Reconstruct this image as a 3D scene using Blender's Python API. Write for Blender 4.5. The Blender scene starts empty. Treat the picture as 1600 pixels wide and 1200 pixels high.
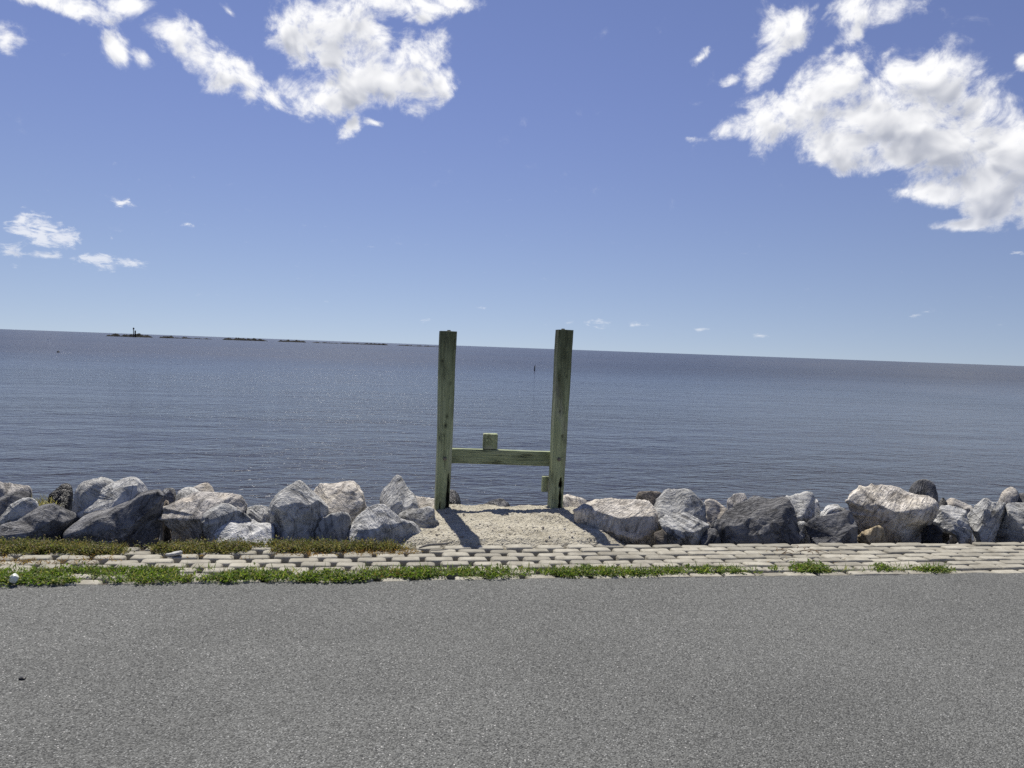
import bpy, bmesh, math, random
import numpy as np
from mathutils import Vector, Matrix

SC = bpy.context.scene
COL = SC.collection
R = math.radians
rng = np.random.default_rng(11)

# ------------------------------------------------------------------ camera
FPX = 1130.0                       # focal length in pixels of a 1600 px wide picture
EYE = np.array([0.0, 0.0, 1.65])
YAW, PITCH, ROLL = R(-8.6), math.atan(57 / FPX), R(2.07)
_f0 = np.array([-math.sin(YAW), math.cos(YAW), 0.0])
_r0 = np.array([math.cos(YAW), math.sin(YAW), 0.0])
_z = np.array([0.0, 0.0, 1.0])
FWD = _f0 * math.cos(PITCH) - _z * math.sin(PITCH)
_u0 = np.cross(_r0, FWD)
RIGHT = _r0 * math.cos(ROLL) + _u0 * math.sin(ROLL)
UP = -_r0 * math.sin(ROLL) + _u0 * math.cos(ROLL)

cam_data = bpy.data.cameras.new('camera')
cam = bpy.data.objects.new('camera', cam_data)
COL.objects.link(cam)
M = Matrix.Identity(4)
for i in range(3):
    M[i][0], M[i][1], M[i][2], M[i][3] = RIGHT[i], UP[i], -FWD[i], EYE[i]
cam.matrix_world = M
cam_data.sensor_fit = 'HORIZONTAL'
cam_data.sensor_width = 36.0
cam_data.lens = 36.0 * FPX / 1600.0
cam_data.clip_start = 0.05
cam_data.clip_end = 120000.0
SC.camera = cam


def ray(x, y):
    d = FWD * FPX + RIGHT * (x - 800.0) + UP * (600.0 - y)
    return d / np.linalg.norm(d)


def ground(x, y, z=0.0):
    d = ray(x, y)
    return EYE + d * ((z - EYE[2]) / d[2])


def at_v(x, y, v):
    d = ray(x, y)
    return EYE + d * (v / d[1])


# ------------------------------------------------------------------ world, sun, exposure
SUN_EL, SUN_LEFT = R(55.5), R(8.5)           # elevation; degrees left of +Y (out to sea)
sun_vec = Vector((-math.sin(SUN_LEFT) * math.cos(SUN_EL), math.cos(SUN_LEFT) * math.cos(SUN_EL), math.sin(SUN_EL)))
SKY_STRENGTH = 0.064
SKY_TINT_LOW, SKY_TINT_HIGH = (1.19, 1.055, 1.12), (1.19, 1.015, 1.24)
world = bpy.data.worlds.new('World')
SC.world = world
world.use_nodes = True
sun_data = bpy.data.lights.new('sun', 'SUN')
sun_data.energy = 5.0
sun_data.angle = R(0.53)
sun_data.color = (1.0, 0.955, 0.89)
sun = bpy.data.objects.new('sun', sun_data)
COL.objects.link(sun)
sun.rotation_euler = sun_vec.to_track_quat('Z', 'Y').to_euler()
sun.location = (0, 0, 30)
SC.view_settings.view_transform = 'Standard'
SC.view_settings.look = 'None'
SC.view_settings.exposure = 0.18
SC.view_settings.gamma = 1.0
SC.view_settings.use_curve_mapping = False
SC.cycles.use_denoising = False
SC.cycles.max_bounces = 6
SC.cycles.diffuse_bounces = 1
SC.cycles.sample_clamp_direct = 3.0
SC.cycles.use_adaptive_sampling = True
SC.cycles.adaptive_threshold = 0.01
SC.cycles.adaptive_min_samples = 12


class NT:
    """small helper for building node trees"""
    def __init__(self, tree):
        self.t = tree
        self.n = tree.nodes
        self.l = tree.links

    def new(self, kind, **kw):
        nd = self.n.new(kind)
        for k, v in kw.items():
            setattr(nd, k, v)
        return nd

    def put(self, sock, val):
        if isinstance(val, bpy.types.NodeSocket):
            self.l.new(val, sock)
        elif isinstance(val, bpy.types.Node):
            self.l.new(val.outputs[0], sock)
        elif val is not None:
            sock.default_value = val

    def math(self, op, a, b=None, c=None, clamp=False):
        nd = self.new('ShaderNodeMath', operation=op, use_clamp=clamp)
        self.put(nd.inputs[0], a)
        self.put(nd.inputs[1], b)
        self.put(nd.inputs[2], c)
        return nd.outputs[0]

    def vmath(self, op, a, b=None, out=0):
        nd = self.new('ShaderNodeVectorMath', operation=op)
        self.put(nd.inputs[0], a)
        if b is not None:
            self.put(nd.inputs[1] if op != 'SCALE' else nd.inputs['Scale'], b)
        return nd.outputs[out]

    def noise(self, vec, scale, detail=4.0, rough=0.55, dist=0.0, kind='FBM', out='Fac', lac=2.0):
        nd = self.new('ShaderNodeTexNoise', noise_dimensions='3D')
        nd.noise_type = kind
        self.put(nd.inputs['Vector'], vec)
        nd.inputs['Scale'].default_value = scale
        nd.inputs['Detail'].default_value = detail
        nd.inputs['Roughness'].default_value = rough
        nd.inputs['Distortion'].default_value = dist
        nd.inputs['Lacunarity'].default_value = lac
        return nd.outputs[out]

    def smooth(self, val, lo, hi, a=0.0, b=1.0, kind='SMOOTHSTEP'):
        nd = self.new('ShaderNodeMapRange', interpolation_type=kind)
        self.put(nd.inputs['Value'], val)
        self.put(nd.inputs['From Min'], lo)
        self.put(nd.inputs['From Max'], hi)
        self.put(nd.inputs['To Min'], a)
        self.put(nd.inputs['To Max'], b)
        return nd.outputs[0]

    def mix(self, fac, a, b, mode='MIX'):
        nd = self.new('ShaderNodeMix', data_type='RGBA', blend_type=mode)
        self.put(nd.inputs['Factor'], fac)
        self.put(nd.inputs['A'], rgba(a) if isinstance(a, (tuple, list)) else a)
        self.put(nd.inputs['B'], rgba(b) if isinstance(b, (tuple, list)) else b)
        return nd.outputs['Result']

    def mapping(self, vec, loc=(0, 0, 0), rot=(0, 0, 0), scale=(1, 1, 1), kind='POINT'):
        nd = self.new('ShaderNodeMapping', vector_type=kind)
        self.put(nd.inputs['Vector'], vec)
        nd.inputs['Location'].default_value = loc
        nd.inputs['Rotation'].default_value = rot
        nd.inputs['Scale'].default_value = scale
        return nd.outputs[0]


def rgba(c):
    return tuple(c) if len(c) == 4 else (c[0], c[1], c[2], 1.0)


# ------------------------------------------------------------------ sky with fair weather clouds
# clouds: (x, y, half width, half height, tilt deg, weight) in picture units of the sky view, turned into
# azimuth and elevation below
CLOUDS = [
    (80, -4, 110, 24, 2, .95), (190, 8, 54, 20, -8, .8), (2, 60, 34, 28, 0, .9),
    (184, 76, 38, 30, 50, .72), (226, 96, 34, 18, 20, .72), (300, 76, 72, 40, 12, .95), (352, 106, 66, 44, 35, .85), (388, 140, 40, 40, 60, .72),
    (470, 60, 55, 70, 10, .95), (555, 60, 105, 66, 0, 1.05), (655, 105, 66, 62, 35, 1.0), (505, 150, 110, 40, -8, 1.05),
    (600, 125, 90, 50, 0, .95), (630, 8, 110, 30, -6, .95), (700, 2, 55, 18, 0, .8),
    (552, 196, 36, 20, -55, .62), (588, 194, 34, 12, 14, .55), (366, 20, 26, 9, 30, .5),
    (1222, 48, 42, 58, -70, .95), (1192, 112, 56, 32, -45, .8), (1146, 127, 32, 17, -35, .65), (1262, 20, 22, 12, -30, .55),
    (1365, 18, 86, 40, -5, .98), (1335, 52, 50, 26, -40, .8), (1290, 86, 50, 20, -40, .6), (1390, 90, 30, 16, -30, .55),
    (1095, 90, 26, 10, -35, .58), (1080, 215, 26, 9, 0, .5),
    (1165, 203, 66, 26, -8, .95), (1235, 180, 90, 52, -15, 1.0), (1290, 135, 80, 50, -30, .9), (1340, 200, 110, 62, 0, 1.1),
    (1425, 150, 100, 72, 0, 1.1), (1415, 225, 120, 52, 5, 1.1), (1510, 205, 110, 80, 15, 1.1), (1545, 165, 70, 50, 20, .95),
    (1590, 255, 90, 70, 0, 1.1), (1680, 240, 110, 90, 0, 1.1), (1335, 245, 70, 34, 5, .95), (1450, 297, 76, 26, 0, .85), (1400, 300, 30, 16, 0, .6),
    (1570, 305, 90, 56, 0, 1.0), (1520, 345, 110, 18, -4, .78), (1640, 330, 80, 40, 0, 1.0), (1606, 95, 22, 22, 0, .7),
    (66, 362, 66, 28, 6, .95), (40, 352, 34, 24, 0, .9), (4, 392, 30, 14, 0, .7), (70, 397, 34, 12, 0, .66), (172, 409, 72, 13, 2, .75),
    (190, 315, 22, 11, 0, .62), (178, 372, 14, 8, 40, .56), (16, 416, 22, 7, 0, .5),
    (930, 502, 34, 9, 4, .62), (998, 508, 26, 7, 2, .56), (1095, 515, 26, 6, 2, .5), (1188, 526, 26, 6, 2, .48),
    (884, 501, 20, 6, 0, .48), (748, 486, 22, 6, 0, .45), (1428, 491, 26, 6, 0, .46), (285, 349, 44, 7, 3, .44), (512, 467, 18, 5, 0, .42),
    (1592, 398, 18, 8, 0, .5), (665, 500, 22, 5, 0, .42),
]


def build_world():
    t = NT(world.node_tree)
    t.n.clear()
    out = t.new('ShaderNodeOutputWorld')
    sky = t.new('ShaderNodeTexSky', sky_type='NISHITA')
    sky.sun_disc = False
    sky.sun_elevation = SUN_EL
    sky.sun_rotation = -SUN_LEFT
    sky.altitude = 0
    sky.air_density = 1.0
    sky.dust_density = 0.0
    sky.ozone_density = 1.6
    tc = t.new('ShaderNodeTexCoord')
    d = tc.outputs['Generated']
    s3 = t.new('ShaderNodeSeparateXYZ')
    t.put(s3.inputs[0], d)
    az = t.math('ARCTAN2', s3.outputs[0], s3.outputs[1])
    el = t.math('ARCSINE', s3.outputs[2])
    # clear air: the band of haze at the very horizon is thin
    lifted = t.vmath('NORMALIZE', t.vmath('ADD', t.vmath('MULTIPLY', d, (1, 1, 0.90)), (0, 0, 0.10)))
    t.put(sky.inputs['Vector'], lifted)
    air = t.mix(1.0, sky.outputs[0], t.mix(t.smooth(s3.outputs[2], 0.0, 0.36), SKY_TINT_LOW, SKY_TINT_HIGH), 'MULTIPLY')
    K = 1.0 / SKY_STRENGTH
    white = (0.89 * K, 0.89 * K, 0.90 * K, 1)
    grey = (0.36 * K, 0.385 * K, 0.46 * K, 1)
    sv = tuple(x * 0.036 for x in sun_vec)
    low = t.smooth(s3.outputs[2], 0.0, 0.24, 0.42, 1.0)

    def density_group(name, blobs, fine, flat):
        g = bpy.data.node_groups.new(name, 'ShaderNodeTree')
        g.interface.new_socket('Vector', in_out='INPUT', socket_type='NodeSocketVector')
        g.interface.new_socket('Density', in_out='OUTPUT', socket_type='NodeSocketFloat')
        g.interface.new_socket('Body', in_out='OUTPUT', socket_type='NodeSocketFloat')
        q = NT(g)
        gi, go = q.new('NodeGroupInput'), q.new('NodeGroupOutput')
        v = gi.outputs[0]
        if blobs:
            sep = q.new('ShaderNodeSeparateXYZ')
            q.put(sep.inputs[0], v)
            comb = q.new('ShaderNodeCombineXYZ')
            q.put(comb.inputs[0], q.math('ARCTAN2', sep.outputs[0], sep.outputs[1]))
            q.put(comb.inputs[1], q.math('ARCSINE', sep.outputs[2]))
            wv = q.vmath('SUBTRACT', q.noise(v, 11.0, 3.0, 0.6, out='Color'), (0.5, 0.5, 0.5))
            p = q.vmath('ADD', comb.outputs[0], q.vmath('MULTIPLY', wv, (0.05, 0.03, 0.0)))
            acc = None
            for (x, y, w, h, tilt, wt) in blobs:
                c = ray(x, y)
                a0, e0 = math.atan2(c[0], c[1]), math.asin(c[2])
                ux, uy = ray(x + 4, y), ray(x, y - 4)
                s = math.hypot(math.atan2(ux[0], ux[1]) - a0, math.asin(ux[2]) - e0) / 4
                s2 = math.hypot(math.atan2(uy[0], uy[1]) - a0, math.asin(uy[2]) - e0) / 4
                k = 1.52
                m = q.mapping(p, (a0, e0, 0), (0, 0, R(-tilt - 2)), (w * s * k, h * s2 * k, 1.0), 'TEXTURE')
                gr = q.new('ShaderNodeTexGradient', gradient_type='SPHERICAL')
                q.put(gr.inputs[0], m)
                b = q.math('MULTIPLY', gr.outputs['Fac'], wt)
                acc = b if acc is None else q.math('SMOOTH_MAX', acc, b, 0.1)
        else:
            # the sky beyond the view carries the same kind of scattered clouds
            sep = q.new('ShaderNodeSeparateXYZ')
            q.put(sep.inputs[0], v)
            acc = q.smooth(q.noise(q.mapping(v, scale=(1, 1, 1.8)), 3.1, 2.0, 0.5), 0.59, 0.78)
            acc = q.math('MULTIPLY', acc, q.smooth(sep.outputs[2], 0.02, 0.1))
        fb = q.noise(q.mapping(v, scale=(1, 1, 1.15 * flat)), fine, 8.0, 0.61, 0.5)
        fb2 = q.noise(q.mapping(v, loc=(3, 1, 7), scale=(1, 1, flat)), fine * 3.1, 4.0, 0.62)
        n = q.math('ADD', q.math('MULTIPLY', q.math('SUBTRACT', fb, 0.5), 4.6), q.math('MULTIPLY', q.math('SUBTRACT', fb2, 0.5), 1.3))
        core = q.smooth(acc, 0.0, 0.80)
        dens = q.math('ADD', q.math('MULTIPLY', core, 2.0), q.math('SUBTRACT', n, 0.80))
        q.put(go.inputs[0], q.math('MULTIPLY', dens, q.smooth(acc, 0.0, 0.12)))
        nb = q.noise(q.mapping(v, scale=(1, 1, 1.15 * flat)), fine, 2.5, 0.5, 0.5)
        q.put(go.inputs[1], q.math('ADD', q.math('MULTIPLY', core, 2.0), q.math('MULTIPLY', q.math('SUBTRACT', nb, 0.62), 4.2)))
        return g

    def sky_part(name, blobs, fine=20.0, flat=1.0):
        g = density_group(name, blobs, fine, flat)

        def lookup(vec):
            nd = t.new('ShaderNodeGroup')
            nd.node_tree = g
            t.put(nd.inputs[0], vec)
            return nd.outputs
        dn, b0 = lookup(d)
        d1, b1 = lookup(t.vmath('NORMALIZE', t.vmath('ADD', d, sv)))
        alpha = t.math('POWER', t.smooth(dn, -0.12, 1.3), 1.2)
        # self shadowing: how much cloud lies between here and the sun
        shade = t.math('MULTIPLY', t.smooth(b1, 0.5, 2.3), t.smooth(b0, 0.4, 1.7))
        relief = t.smooth(t.math('SUBTRACT', b1, b0), -0.1, 1.2, 0.0, 0.7)
        shade = t.math('MAXIMUM', shade, t.math('MULTIPLY', relief, t.smooth(dn, 0.5, 1.3)))
        shade = t.math('ADD', shade, t.math('MULTIPLY', t.math('SUBTRACT', d1, dn), 0.06), None, True)
        bg = t.new('ShaderNodeBackground')
        bg.inputs['Strength'].default_value = SKY_STRENGTH
        t.put(bg.inputs['Color'], t.mix(t.math('MULTIPLY', alpha, low), air, t.mix(t.math('MULTIPLY', shade, 0.96), white, grey)))
        return bg.outputs[0]

    def elev(x, y):
        return math.asin(ray(x, y)[2])
    E1, E2 = elev(300, 268), elev(1550, 384)
    A0 = math.atan2(ray(860, 300)[0], ray(860, 300)[1])
    up_l = [c for c in CLOUDS if c[0] < 860 and c[1] < 240]
    up_r = [c for c in CLOUDS if c[0] >= 860 and c[1] < 365]
    lowc = [c for c in CLOUDS if c not in up_l and c not in up_r]
    p_l, p_r, p_low, p_far = sky_part('clouds_upper_left', up_l), sky_part('clouds_upper_right', up_r), sky_part('clouds_low', lowc, 48.0, 2.0), sky_part('clouds_elsewhere', None)

    def pick(fac, a, b):
        m = t.new('ShaderNodeMixShader')
        t.put(m.inputs[0], fac)
        t.l.new(a, m.inputs[1])
        t.l.new(b, m.inputs[2])
        return m.outputs[0]
    right = t.math('GREATER_THAN', az, A0)
    left_side = pick(t.math('GREATER_THAN', el, E1), p_low, p_l)
    right_side = pick(t.math('GREATER_THAN', el, E2), p_low, p_r)
    front = pick(right, left_side, right_side)
    away = t.math('GREATER_THAN', t.math('ABSOLUTE', t.math('SUBTRACT', az, -YAW)), R(47))
    high = t.math('GREATER_THAN', el, R(36))
    t.l.new(pick(t.math('MAXIMUM', away, high), front, p_far), out.inputs[0])
    world.cycles.sampling_method = 'MANUAL'
    world.cycles.sample_map_resolution = 512


build_world()

# ------------------------------------------------------------------ numpy noise
_perm = np.random.default_rng(5).permutation(256)
_perm = np.concatenate([_perm, _perm, _perm])
_grad = np.random.default_rng(6).normal(size=(256, 3))
_grad /= np.linalg.norm(_grad, axis=1)[:, None]


def perlin(P):
    P = np.asarray(P, float)
    i = np.floor(P).astype(np.int64)
    f = P - i
    i &= 255
    u = f * f * f * (f * (f * 6 - 15) + 10)
    res = np.zeros(len(P))
    for dx in (0, 1):
        wx = u[:, 0] if dx else 1 - u[:, 0]
        hx = _perm[(i[:, 0] + dx) & 255]
        for dy in (0, 1):
            wy = u[:, 1] if dy else 1 - u[:, 1]
            hy = _perm[hx + ((i[:, 1] + dy) & 255)]
            for dz in (0, 1):
                wz = u[:, 2] if dz else 1 - u[:, 2]
                g = _grad[_perm[hy + ((i[:, 2] + dz) & 255)]]
                res += wx * wy * wz * (g[:, 0] * (f[:, 0] - dx) + g[:, 1] * (f[:, 1] - dy) + g[:, 2] * (f[:, 2] - dz))
    return res * 1.6


def fbm(P, oct=4, rough=0.5):
    P = np.asarray(P, float)
    a, s, out = 1.0, 1.0, np.zeros(len(P))
    for k in range(oct):
        out += a * perlin(P * s + 17.3 * k)
        a *= rough
        s *= 2.03
    return out


def ridged(P, oct=4, rough=0.55):
    P = np.asarray(P, float)
    a, s, out = 1.0, 1.0, np.zeros(len(P))
    for k in range(oct):
        out += a * (0.5 - np.abs(perlin(P * s + 9.1 * k)) * 1.6)
        a *= rough
        s *= 2.1
    return out


# ------------------------------------------------------------------ object helpers
def tag(o, label=None, cat=None, group=None, kind=None):
    if label:
        o['label'] = label
    if cat:
        o['category'] = cat
    if group:
        o['group'] = group
    if kind:
        o['kind'] = kind
    return o


def link(name, me, mat=None, parent=None):
    o = bpy.data.objects.new(name, me)
    COL.objects.link(o)
    if mat is not None and not me.materials:
        me.materials.append(mat)
    if parent is not None:
        o.parent = parent
    return o


def empty(name, loc, rotz=0.0):
    o = bpy.data.objects.new(name, None)
    COL.objects.link(o)
    o.empty_display_size = 0.1
    o.location = loc
    o.rotation_euler = (0, 0, rotz)
    return o


def mesh_np(name, V, F, smooth=True):
    """V (n,3), F (m,k) with one face size"""
    me = bpy.data.meshes.new(name)
    V = np.ascontiguousarray(V, dtype=np.float32)
    F = np.ascontiguousarray(F, dtype=np.int32)
    m, k = F.shape
    me.vertices.add(len(V))
    me.vertices.foreach_set('co', V.ravel())
    me.loops.add(m * k)
    me.loops.foreach_set('vertex_index', F.ravel())
    me.polygons.add(m)
    me.polygons.foreach_set('loop_start', np.arange(m, dtype=np.int32) * k)
    me.polygons.foreach_set('loop_total', np.full(m, k, dtype=np.int32))
    me.polygons.foreach_set('use_smooth', np.full(m, smooth))
    me.update(calc_edges=True)
    return me


def vcol(me, name, cols):
    a = me.attributes.new(name, 'FLOAT_COLOR', 'POINT')
    c = np.ones((len(me.vertices), 4), dtype=np.float32)
    c[:, :cols.shape[1]] = cols
    a.data.foreach_set('color', c.ravel())


def grid(us, vs):
    U, W = np.meshgrid(us, vs)
    n, m = len(vs), len(us)
    idx = np.arange(n * m).reshape(n, m)
    F = np.stack([idx[:-1, :-1], idx[:-1, 1:], idx[1:, 1:], idx[1:, :-1]], -1).reshape(-1, 4)
    return U.ravel(), W.ravel(), F


def from_bm(name, bm, smooth=False):
    me = bpy.data.meshes.new(name)
    bm.to_mesh(me)
    bm.free()
    if smooth:
        me.polygons.foreach_set('use_smooth', np.full(len(me.polygons), True))
    return me


# ------------------------------------------------------------------ materials
def new_mat(name):
    m = bpy.data.materials.new(name)
    m.use_nodes = True
    t = NT(m.node_tree)
    t.n.clear()
    out = t.new('ShaderNodeOutputMaterial')
    b = t.new('ShaderNodeBsdfPrincipled')
    t.l.new(b.outputs[0], out.inputs[0])
    return m, t, b


def bump(t, height, strength, dist, normal=None):
    nd = t.new('ShaderNodeBump')
    nd.inputs['Strength'].default_value = strength
    nd.inputs['Distance'].default_value = dist
    t.put(nd.inputs['Height'], height)
    if normal is not None:
        t.put(nd.inputs['Normal'], normal)
    return nd.outputs[0]


def obj_coords(t, jitter=True):
    tc = t.new('ShaderNodeTexCoord')
    v = tc.outputs['Object']
    if jitter:
        oi = t.new('ShaderNodeObjectInfo')
        off = t.math('MULTIPLY', oi.outputs['Random'], 57.0)
        v = t.vmath('ADD', v, off)
        return v, oi.outputs['Random']
    return v, None


def rock_material(name, dark, light, top, vein=0.5, wet=False, streak=0.5):
    m, t, b = new_mat(name)
    v, rnd = obj_coords(t)
    big = t.noise(v, 2.6, 5.0, 0.6, 0.6)
    layered = t.noise(t.mapping(v, scale=(2.2, 3.0, 15.0)), 1.6, 6.0, 0.62, 0.9)
    mott = t.noise(v, 9.0, 6.0, 0.60, 0.7)
    grain = t.noise(v, 95.0, 3.0, 0.6)
    k = t.math('ADD', t.math('MULTIPLY', big, 0.30), t.math('MULTIPLY', layered, 0.22 + 0.45 * streak))
    k = t.math('ADD', k, t.math('MULTIPLY', mott, 0.62 - 0.25 * streak))
    k = t.math('ADD', k, t.math('MULTIPLY', t.math('SUBTRACT', grain, 0.5), 0.14))
    k = t.math('MULTIPLY', k, 0.93)
    k = t.smooth(k, 0.41, 0.65)
    c = t.mix(k, dark, light)
    # pale crust and buff staining in patches
    patch = t.smooth(t.noise(t.vmath('ADD', v, (4.1, 8.3, 1.7)), 3.3, 5.0, 0.6, 0.4), 0.50, 0.66)
    c = t.mix(t.math('MULTIPLY', patch, 0.62), c, top)
    # thin white calcite veins
    vn = t.noise(t.mapping(v, loc=(9, 2, 4), scale=(1, 1, 1.7)), 2.3, 5.0, 0.5, 1.1)
    ridge = t.smooth(t.math('ABSOLUTE', t.math('SUBTRACT', vn, 0.5)), 0.0, 0.011, 1.0, 0.0)
    gate = t.smooth(t.noise(t.vmath('ADD', v, (1.0, 5.0, 2.0)), 1.9, 2.0, 0.5), 0.45, 0.6)
    c = t.mix(t.math('MULTIPLY', t.math('MULTIPLY', ridge, gate), vein), c, (0.55, 0.55, 0.53))
    # dark lichen specks and pits
    pit = t.smooth(t.noise(v, 34.0, 3.0, 0.65), 0.60, 0.70)
    c = t.mix(t.math('MULTIPLY', pit, 0.35), c, tuple(x * 0.45 for x in dark))
    tintv = t.smooth(rnd, 0.0, 1.0, 0.86, 1.12, 'LINEAR')
    hs = t.new('ShaderNodeHueSaturation')
    t.put(hs.inputs['Value'], tintv)
    t.put(hs.inputs['Color'], c)
    t.put(b.inputs['Base Color'], hs.outputs[0])
    b.inputs['Roughness'].default_value = 0.45 if wet else 0.88
    b.inputs['Specular IOR Level'].default_value = 0.35 if wet else 0.22
    h = t.math('ADD', t.math('MULTIPLY', layered, 0.7), t.math('MULTIPLY', mott, 0.55))
    h = t.math('ADD', h, t.math('MULTIPLY', grain, 0.06))
    cr = t.smooth(t.math('ABSOLUTE', t.math('SUBTRACT', t.noise(t.mapping(v, loc=(2, 7, 1), scale=(1, 1, 2.4)), 4.2, 5.0, 0.55, 0.8), 0.5)), 0.0, 0.02)
    h = t.math('ADD', h, t.math('MULTIPLY', cr, 0.16))
    t.put(b.inputs['Normal'], bump(t, h, 1.0, 0.065))
    return m


MAT = {}
MAT['pale'] = rock_material('pale_limestone', (0.23, 0.23, 0.218), (0.72, 0.712, 0.67), (0.70, 0.685, 0.63), 0.3, streak=0.3)
MAT['grey'] = rock_material('grey_limestone', (0.058, 0.058, 0.056), (0.52, 0.515, 0.48), (0.59, 0.575, 0.525), 0.5, streak=0.6)
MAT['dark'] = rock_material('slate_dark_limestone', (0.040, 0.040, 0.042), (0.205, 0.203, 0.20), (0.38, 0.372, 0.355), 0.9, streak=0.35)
MAT['cream'] = rock_material('cream_limestone', (0.24, 0.215, 0.18), (0.70, 0.65, 0.56), (0.70, 0.63, 0.50), 0.2, streak=0.25)
MAT['tan'] = rock_material('tan_layered_limestone', (0.14, 0.13, 0.115), (0.50, 0.47, 0.42), (0.64, 0.56, 0.44), 0.2, streak=0.8)
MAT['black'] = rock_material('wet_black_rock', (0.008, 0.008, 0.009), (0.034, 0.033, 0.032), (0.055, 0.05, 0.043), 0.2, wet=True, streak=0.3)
MAT['brown'] = rock_material('brown_rock', (0.07, 0.06, 0.048), (0.27, 0.235, 0.19), (0.33, 0.29, 0.23), 0.1, streak=0.4)
MAT['gold'] = rock_material('golden_buff_rock', (0.24, 0.18, 0.10), (0.58, 0.48, 0.31), (0.60, 0.50, 0.33), 0.1, streak=0.2)


def asphalt_material():
    m, t, b = new_mat('worn_asphalt')
    v, _ = obj_coords(t, False)
    vo = t.new('ShaderNodeTexVoronoi', feature='F1')
    t.put(vo.inputs['Vector'], v)
    vo.inputs['Scale'].default_value = 165.0
    vo2 = t.new('ShaderNodeTexVoronoi', feature='F1')
    t.put(vo2.inputs['Vector'], t.vmath('ADD', v, (3.3, 1.7, 0)))
    vo2.inputs['Scale'].default_value = 100.0
    s1, s2 = t.new('ShaderNodeSeparateColor'), t.new('ShaderNodeSeparateColor')
    t.put(s1.inputs[0], vo.outputs['Color'])
    t.put(s2.inputs[0], vo2.outputs['Color'])
    base = t.mix(t.smooth(s1.outputs[0], 0.0, 1.0, kind='LINEAR'), (0.060, 0.061, 0.056), (0.206, 0.208, 0.192))
    light = t.smooth(s2.outputs[1], 0.72, 0.95)
    light = t.math('MULTIPLY', light, t.smooth(vo2.outputs['Distance'], 0.45, 0.25))
    base = t.mix(t.math('MULTIPLY', light, 0.8), base, (0.405, 0.41, 0.385))
    brt = t.math('MULTIPLY', t.smooth(s2.outputs[2], 0.985, 0.997), t.smooth(vo2.outputs['Distance'], 0.4, 0.2))
    base = t.mix(brt, base, (0.62, 0.60, 0.56))
    drk = t.math('MULTIPLY', t.smooth(s1.outputs[2], 0.90, 0.97), 0.7)
    base = t.mix(drk, base, (0.022, 0.022, 0.024))
    wear = t.noise(v, 0.55, 5.0, 0.55, 0.4)
    blot = t.noise(t.mapping(v, scale=(0.35, 1.1, 1)), 2.2, 5.0, 0.6)
    val = t.math('ADD', t.smooth(wear, 0.28, 0.72, 0.87, 1.13, 'LINEAR'), t.smooth(blot, 0.3, 0.7, -0.05, 0.06, 'LINEAR'))
    hs = t.new('ShaderNodeHueSaturation')
    t.put(hs.inputs['Value'], val)
    t.put(hs.inputs['Color'], base)
    # the surface shrinks into paler dust near the verge
    t.put(b.inputs['Base Color'], hs.outputs[0])
    b.inputs['Roughness'].default_value = 0.9
    b.inputs['Specular IOR Level'].default_value = 0.25
    h = t.math('ADD', t.math('MULTIPLY', vo.outputs['Distance'], -0.9), t.math('MULTIPLY', vo2.outputs['Distance'], -0.7))
    h = t.math('ADD', h, t.math('MULTIPLY', t.noise(v, 18.0, 3.0), 0.5))
    t.put(b.inputs['Normal'], bump(t, h, 0.75, 0.006))
    return m


def paver_material():
    m, t, b = new_mat('weathered_concrete')
    v, rnd = obj_coords(t)
    n1 = t.noise(v, 9.0, 5.0, 0.6)
    n2 = t.noise(v, 120.0, 3.0, 0.65)
    c = t.mix(t.smooth(n1, 0.3, 0.7), (0.295, 0.274, 0.216), (0.418, 0.395, 0.322))
    c = t.mix(t.math('MULTIPLY', t.smooth(n2, 0.56, 0.70), 0.5), c, (0.20, 0.18, 0.155))
    hs = t.new('ShaderNodeHueSaturation')
    t.put(hs.inputs['Value'], t.smooth(rnd, 0, 1, 0.74, 1.14, 'LINEAR'))
    t.put(hs.inputs['Color'], c)
    t.put(b.inputs['Base Color'], hs.outputs[0])
    b.inputs['Roughness'].default_value = 0.92
    b.inputs['Specular IOR Level'].default_value = 0.2
    t.put(b.inputs['Normal'], bump(t, t.math('ADD', n1, t.math('MULTIPLY', n2, 0.5)), 0.6, 0.008))
    return m


def sand_material(name, a, c2, fleck):
    m, t, b = new_mat(name)
    v, _ = obj_coords(t, False)
    n1 = t.noise(v, 5.0, 5.0, 0.6)
    n2 = t.noise(v, 85.0, 4.0, 0.7)
    vo = t.new('ShaderNodeTexVoronoi', feature='F1')
    t.put(vo.inputs['Vector'], v)
    vo.inputs['Scale'].default_value = 75.0
    s = t.new('ShaderNodeSeparateColor')
    t.put(s.inputs[0], vo.outputs['Color'])
    c = t.mix(t.smooth(t.math('ADD', t.math('MULTIPLY', n1, 0.5), t.math('MULTIPLY', n2, 0.5)), 0.36, 0.64), a, c2)
    c = t.mix(t.math('MULTIPLY', t.smooth(s.outputs[0], 0.84, 0.95), 0.6), c, fleck)
    c = t.mix(t.math('MULTIPLY', t.smooth(s.outputs[1], 0.88, 0.97), 0.6), c, tuple(x * 0.35 for x in a))
    t.put(b.inputs['Base Color'], c)
    b.inputs['Roughness'].default_value = 0.95
    b.inputs['Specular IOR Level'].default_value = 0.15
    h = t.math('ADD', t.math('MULTIPLY', n2, 0.8), t.math('MULTIPLY', vo.outputs['Distance'], -0.6))
    t.put(b.inputs['Normal'], bump(t, h, 0.9, 0.016))
    return m


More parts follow.
